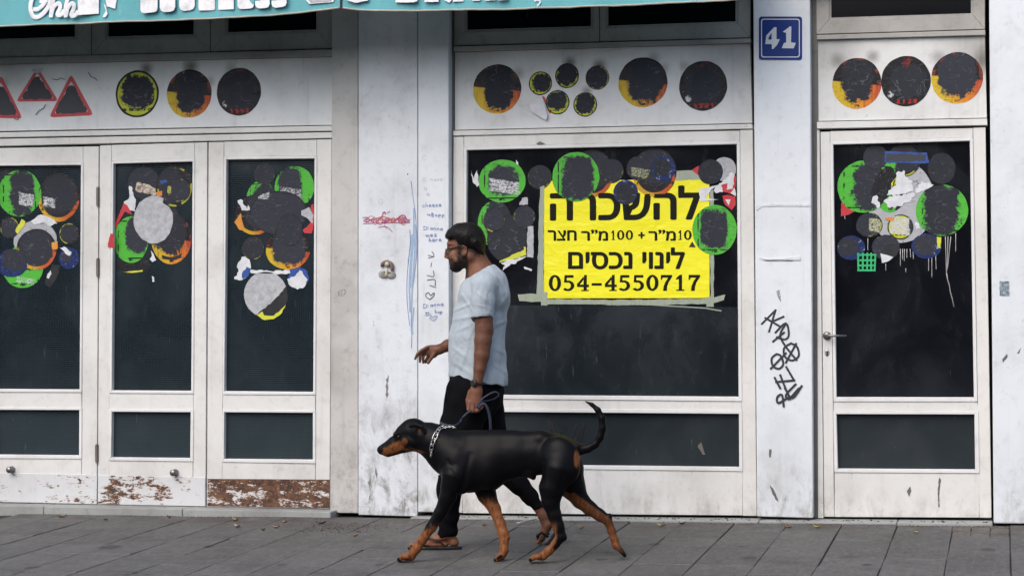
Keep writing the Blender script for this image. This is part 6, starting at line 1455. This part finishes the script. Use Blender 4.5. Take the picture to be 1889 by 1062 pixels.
# rump and tail, flank line and belly
A.e(1046, 834, 0, 22, 24, .085, 0, .03)
A.ch([(1046, 826, 0, 14), (1070, 829, 0, 9.5), (1085, 826.5, 0, 8.4), (1098, 819, 0, 7.8), (1107, 806, 0, 7.4), (1111.5, 789, 0, 7.1), (1110.5, 771, 0, 6.3), (1103, 756, 0, 5), (1092, 746, 0, 3.3), (1080, 740, 0, 1.5)], 1, .008)
A.ch([(960, 868, 0, 8), (975, 873, 0, 6.5), (984, 880, 0, 5)], 1, .012)
A.e(938, 905, 0, 14, 14, .2, 0, .02, 's') if False else None
def dog_disp(P):
    q = DOG.px(P); x, y = q[:, 0], q[:, 1]
    m = -.0010*vnoise(P*np.array((1, .6, 1)), 5, 61)-.0003*vnoise(P, 20, 62)
    # muscle grooves on shoulder and thigh
    for (x0, y0, x1, y1, w, a) in ((868, 838, 852, 900, 5, .0040), (826, 850, 846, 880, 4, .0028), (1004, 850, 1000, 905, 5, .0045), (1030, 905, 1040, 870, 4, .003), (884, 900, 900, 880, 4, .002), (862, 905, 836, 915, 4, .003), (1020, 940, 1028, 975, 2.4, .002), (812, 905, 800, 950, 3, .0015)):
        L = math.hypot(x1-x0, y1-y0); t = np.clip(((x-x0)*(x1-x0)+(y-y0)*(y1-y0))/L**2, 0, 1); dist = np.hypot(x-x0-t*(x1-x0), y-y0-t*(y1-y0))
        m += a*np.exp(-(dist/w)**2)*(P[:, 1] < 0)
    return m
V, Fc = A.mesh(.0040, dog_disp)
TAN = np.array((.20, .072, .026)); BLK = np.array((.0020, .0021, .0029))
def dog_col(V):
    q = DOG.px(V); x, y = q[:, 0], q[:, 1]; d = V[:, 1]; n = vnoise(V, 40, 71); n2 = vnoise(V, 110, 72); e = n*2.2+n2*1.2
    def el(cx, cy, rx, ry, ang=0, s=.35):
        ca, sa = math.cos(R(ang)), math.sin(R(ang)); X = (x-cx)*ca-(y-cy)*sa; Y = (x-cx)*sa+(y-cy)*ca
        return 1-sst(np.sqrt((X/rx)**2+(Y/ry)**2)+e*.04, 1-s, 1+s*.6)
    head = x < 790
    t = np.maximum(el(729, 825, 22, 9.5, 24), el(746, 814, 6, 7, 0)*.6)*head
    t = np.maximum(t, el(712, 832, 9, 8, 20)*.8*head); t = np.maximum(t, el(762, 831, 22, 4, -8)*.55*head)
    t = np.maximum(t, el(774, 794, 3, 3.5)*.45*head*(d < -.05)); t = np.maximum(t, el(726, 799, 3, 2.4)*.35)
    front_near = (d < -.02)*(x < 860)*sst(y+e+(x-790)*.35, 968, 984)
    front_far = (d > -.06)*(x > 870)*(x < 960)*sst(y+e, 912, 932)
    hn = (d < -.02)*(x > 960)*(x < 1075); m_ = 1-sst(x-(1037-np.clip(y-985, 0, 60)*.55)+e*.6, -6, 2)       # front half of the near hind shank
    hind_near = hn*np.maximum(sst(y+e, 1008, 1016), sst(y, 955, 985)*(1-sst(x-(1029-np.clip(y-992, 0, 60)*.45)+e*.5, -5, 1)))
    hf = (d > .015)*(x > 1035); up = (y-(925+(x-1091)*.72)); hind_far = hf*sst(y+e, 885, 905)*np.maximum(sst(up, 3, 9), sst(y, 968, 976)*(1-sst(x-(1127+(y-970)*.33)+e*.3, -1, 4)))
    rump = el(1064, 846, 6.5, 17)*sst(x, 1056, 1061)*.9
    t = np.clip(np.maximum.reduce([t, front_near, front_far, hind_near, hind_far*.8, rump]), 0, 1)
    shade = 1+.22*n+.18*n2-.25*sst(vnoise(V*np.array((1, 1, .4)), 55, 75), .3, .8)
    tan = TAN*shade[:, None]
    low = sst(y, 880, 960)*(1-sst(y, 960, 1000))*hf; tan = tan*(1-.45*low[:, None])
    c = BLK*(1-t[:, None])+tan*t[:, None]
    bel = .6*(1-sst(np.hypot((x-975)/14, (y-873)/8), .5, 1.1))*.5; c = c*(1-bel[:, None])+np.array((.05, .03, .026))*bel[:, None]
    nails = ((y > 1027.5)*(x < 737.5)+(y > 1028.5)*(x < 981)*(x > 960)+(x > 1148)*(y > 1018)+(y > 1029)*(x < 915)*(x > 900))*1.
    nails = nails+(sst(x, 1139, 1146)*(y > 1003)*.8)
    nose = (x < 706)*(y < 834)*1.; k = np.clip(nails+nose, 0, 1)[:, None]; c = c*(1-k)+np.array((.006, .005, .005))*k
    eye = np.exp(-(((x-735.5)/3.2)**2+((y-804.5)/2.4)**2))*(d < 0); c = c*(1-.6*eye[:, None])
    return np.clip(c, .0012, .8)
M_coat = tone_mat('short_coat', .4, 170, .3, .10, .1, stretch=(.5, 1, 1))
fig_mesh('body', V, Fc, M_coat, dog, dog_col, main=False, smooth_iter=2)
M_eye = plain('dark_brown_eye', (.015, .008, .005), .06)
b = MB(); pe = DOG.world(735.8, 804.6, -.0425); b.tube([pe, pe-DOG.ey*.004, pe-DOG.ey*.0058], [.0068, .0058, .0025], 12); b.build('eye', M_eye, dog, smooth=True)
# chain collar
M_chain = plain('bright_steel_chain', (.62, .61, .58), .22, 1.0)
cc_ = empty('chain_collar', (0, 0, 0)); cc_.parent = dog
def link(p, t, up, L, Wd, r):
    t = t.normalized(); s_ = (up - t*up.dot(t)).normalized(); b = MB(); n = 12; pts = []
    for k in range(n+1):
        a = 2*math.pi*k/n; cx = math.cos(a); sx = math.sin(a)
        pts.append(p + t*((L/2-Wd/2)*(1 if cx > 0 else -1)*(abs(cx) > .3) + Wd/2*cx) + s_*(Wd/2*sx))
    b.tube(pts, r, 6, cap=False); return b.build('link', M_chain, cc_, smooth=True)
path = [(823, 785, .01), (816, 786.5, -.03), (810, 791, -.055), (805.5, 799, -.078), (801, 809, -.090), (797.5, 820, -.094), (795.5, 830, -.090), (795.5, 840, -.075), (799, 849, -.055), (804, 857, -.045), (808, 865, -.04), (811, 874, -.045)]
sizes = [9, 13, 17, 14, 13, 12, 10, 9, 8, 8, 7, 7]
for i in range(len(path)-1):
    for h_ in ((.25, .75) if i > 5 else (.5,)):
        a = DOG.world(*path[i]); b_ = DOG.world(*path[i+1]); p_ = a.lerp(b_, h_); t_ = b_-a
        L_ = sizes[i]*DOG.sc(800, 820)*(1.0 if i <= 5 else .85)
        out_ = -DOG.ey-DOG.ex*.5
        side = t_.cross(out_) if (i % 2 == 0) else (out_ + t_.cross(out_).normalized()*.9)
        link(p_-DOG.ey*.004, t_, side, L_*1.15, L_*.52, .0021 if i <= 5 else .0017)
for i in range(7):
    a = [DOG.world(816+3.6*i+k*4, 789-4*math.sin((i*.9+k*.8)/7*2.6)+(i+k)*.35, -.035-.002*i) for k in (0, 1)]
    link((a[0]+a[1])/2-DOG.ey*.003, a[1]-a[0], Vector((0, 0, 1)) if i % 2 else DOG.ey, .0125, .007, .0015)
# leash: nylon strap from the fist to the collar, the slack and the hand loop
M_leash = plain('dark_blue_nylon', (.007, .012, .03), .6, 0, 200, .3, .3)
le = empty('leash', MAN.world(880, 745, -.24), 'dark blue nylon leash looped through the man\'s fist', 'leash')
def strap(pts, name, w=.006): b = MB(); b.tube(pts, w, 8, flat=.35, up=Vector((0, 1, 0))); return b.build(name, M_leash, le, smooth=True)
def cat_rom(P, n=6):
    o = []
    for k in range(len(P)-1):
        p0, p1, p2, p3 = P[max(k-1, 0)], P[k], P[k+1], P[min(k+2, len(P)-1)]
        for i in range(n): t = i/n; o.append(.5*((2*p1)+(p2-p0)*t+(2*p0-5*p1+4*p2-p3)*t*t+(3*p1-p0-3*p2+p3)*t**3))
    return o+[P[-1]]
mw = lambda *q: MAN.world(*q)
strap(cat_rom([mw(878, 752, -.262), mw(888, 737, -.262), mw(900, 728, -.26), mw(913, 722.5, -.25), mw(920.5, 727, -.245), mw(913, 735, -.25), mw(900, 739, -.255), mw(889, 741, -.262), mw(880, 752, -.262)]), 'hand_loop', .0045)
strap(cat_rom([mw(882, 752, -.262), mw(891, 744, -.262), mw(898, 750, -.262), mw(903, 766, -.262), mw(905, 790, -.262), mw(904, 815, -.255), mw(894, 835, -.25), mw(880, 838, -.25), mw(868, 825, -.25)]), 'slack', .0075)
strap(cat_rom([mw(872, 756, -.262), mw(863, 761, -.262), mw(855, 768, -.27), mw(848, 778, -.28), DOG.world(838, 784, .0), DOG.world(824, 783, .0), DOG.world(812, 779, -.0), DOG.world(818, 784, -.005)]), 'lead_end', .0055)

# ================================================================== small things on the ground
M_leaf = [flatmat('dry_leaf_%s' % n, a, b_) for n, a, b_ in (('tan', (.30, .16, .06), (.42, .26, .12)), ('brown', (.10, .055, .03), (.17, .10, .05)), ('yellow', (.36, .30, .07), (.45, .38, .12)), ('pink', (.38, .24, .19), (.46, .32, .25)))]
LV = [(114, 954, 9, 0, 'curled tan leaf near the joint below the left folding door'), (434, 960, 8, 0, 'pale tan leaf lying just off the step below the rusty door'), (438, 972, 9, 3, 'pinkish leaf on the paving in front of the rusty door'), (509, 974, 7, 3, 'small pink leaf left of the dirt patch'),
      (525, 964, 6, 0, 'tan leaf at the corner of the step'), (592, 966, 10, 1, 'brown leaf on the dirt beside the beige pilaster'), (1220, 971, 8, 2, 'yellow green leaf behind the dog\'s back paw'), (1258, 967, 6, 1, 'brown leaf on the sill stone right of the dog'),
      (1455, 974, 7, 0, 'tan leaf before the tagged pillar'), (1508, 974, 7, 2, 'greenish leaf in front of the gap beside the shop door'), (485, 979, 5, 1, 'tiny brown leaf crumb on the paving joint'), (655, 990, 5, 0, 'small leaf below the rough pillar'), (1072, 975, 6, 0, 'leaf crumb between the dog\'s hind legs'),
      (893, 970, 5, 0, 'leaf crumb between the dog\'s front and the far leg'), (312, 955, 5, 1, 'brown leaf crumb against the step'), (195, 960, 4, 1, 'tiny dark crumb against the step at the left'), (1690, 984, 5, 2, 'small yellowish scrap before the shop door')]
for i, (x, y, s_, mi, lab) in enumerate(LV):
    c = gnd(x, y); rr = random.Random(i+40); L = s_/340*1.1; Wd = L*rr.uniform(.4, .6); a0 = rr.uniform(-.5, .5); b = MB(); vs = []
    for k in range(7):
        t = k/6; w_ = Wd*math.sin(math.pi*min(max(t, .04), .96))**.8
        for sgn in (-1, 0, 1):
            lx = (t-.5)*2*L; ly = sgn*w_; zz = .003+abs(sgn)*.008*rr.uniform(.6, 1.2)+.010*(t-.5)**2*4
            X = lx*math.cos(a0)-ly*math.sin(a0); Y2 = lx*math.sin(a0)+ly*math.cos(a0)
            vs.append((c.x+X, c.y+Y2, ground(c.x+X, c.y+Y2)+zz))
    b.add(vs, [(3*k+j, 3*k+j+1, 3*k+4+j, 3*k+3+j) for k in range(6) for j in (0, 1)])
    b.build('fallen_leaf', M_leaf[mi], label=lab, cat='leaf', group='dry leaves on the pavement', smooth=True)
# metal strip lying at the sill
M_strip = plain('bent_metal_strip', (.35, .36, .38), .35, .8)
a = gnd(953, 968); b_ = gnd(990, 964); b = MB(); up = Vector((0, 0, .012)); b.tube([a+up, a.lerp(b_, .5)+up*1.6, b_+up*2], .010, 8, flat=.35, up=Vector((0, 0, 1))); b.build('metal_strip', M_strip, label='thin bent metal strip lying by the sill beside the man\'s back foot', cat='metal strip', smooth=True)
# crumbs of earth along the wall foot: nobody could count them
rr = random.Random(77); b = MB()
def crumb(x, y, s_):
    z = ground(x, y)+s_*.3; o = [(x+s_*rr.uniform(.5, 1)*math.cos(k*2.09+rr.random()), y+s_*rr.uniform(.5, 1)*math.sin(k*2.09+rr.random()), z-s_*.4) for k in range(3)]+[(x, y, z+s_*rr.uniform(.2, .8))]
    b.add(o, [(0, 1, 3), (1, 2, 3), (2, 0, 3), (0, 2, 1)])
for k in range(900):
    x = rr.uniform(-6.2, .2); y = -.10-abs(rr.gauss(0, .05)); crumb(x, y, rr.uniform(.002, .006))
for k in range(700):
    c = gnd(rr.gauss(625, 45), rr.gauss(970, 6)); crumb(c.x, c.y, rr.uniform(.002, .007))
for k in range(350): crumb(rr.uniform(-6.2, .4), rr.uniform(-2.4, -.1), rr.uniform(.0015, .0035))
for k in range(160):
    x = rr.uniform(-3.3, -1.7) if k % 2 else rr.uniform(-1.6, -.0); b_y = rr.uniform(-.07, .02); c = Vector((x, b_y, 0)); zt = za+(zb-za)*((x-xa)/(xb-xa)); s_ = rr.uniform(.003, .009)
    b.add([(x-s_, b_y, zt), (x+s_, b_y, zt), (x, b_y+s_, zt), (x, b_y, zt+s_*.8)], [(0, 1, 3), (1, 2, 3), (2, 0, 3), (0, 2, 1)])
b.build('earth_crumbs', plain('earth', (.055, .04, .028), .95, nscale=90, var=.6), label='crumbs of earth and grit along the wall foot', cat='grit', kind='stuff')
# ================================================================== the other side of the street, unseen block added to darken the glass reflections
ob = empty('added_opposite_building', (-2, -27, -.3), 'plain plastered apartment block added out of view across the street', 'building')
M_op = paint('ochre_grey_plaster', (.24, .22, .20), amt=.8, streak=.7, grime=.5, gz=2.)
b = MB(); b.box((-42, -37, -.3), (40, -27, 7.4)); b.build('wall', M_op, ob)
M_ow = plain('opposite_window_glass', (.02, .025, .03), .15)
M_of = plain('opposite_window_frame', (.4, .39, .37), .6)
for fl in range(2):
    for i in range(12):
        x = -34+i*6.; z = 1.2+fl*3.1
        b = MB(); b.box((x-.1, -27.02, z-.1), (x+2.3, -26.93, z+1.6)); f_ = b.build('window', M_of, ob)
        b = MB(); b.box((x, -26.925, z), (x+2.2, -26.9, z+1.5)); b.build('pane', M_ow, f_)
print('SCRIPT DONE', len(bpy.data.objects))
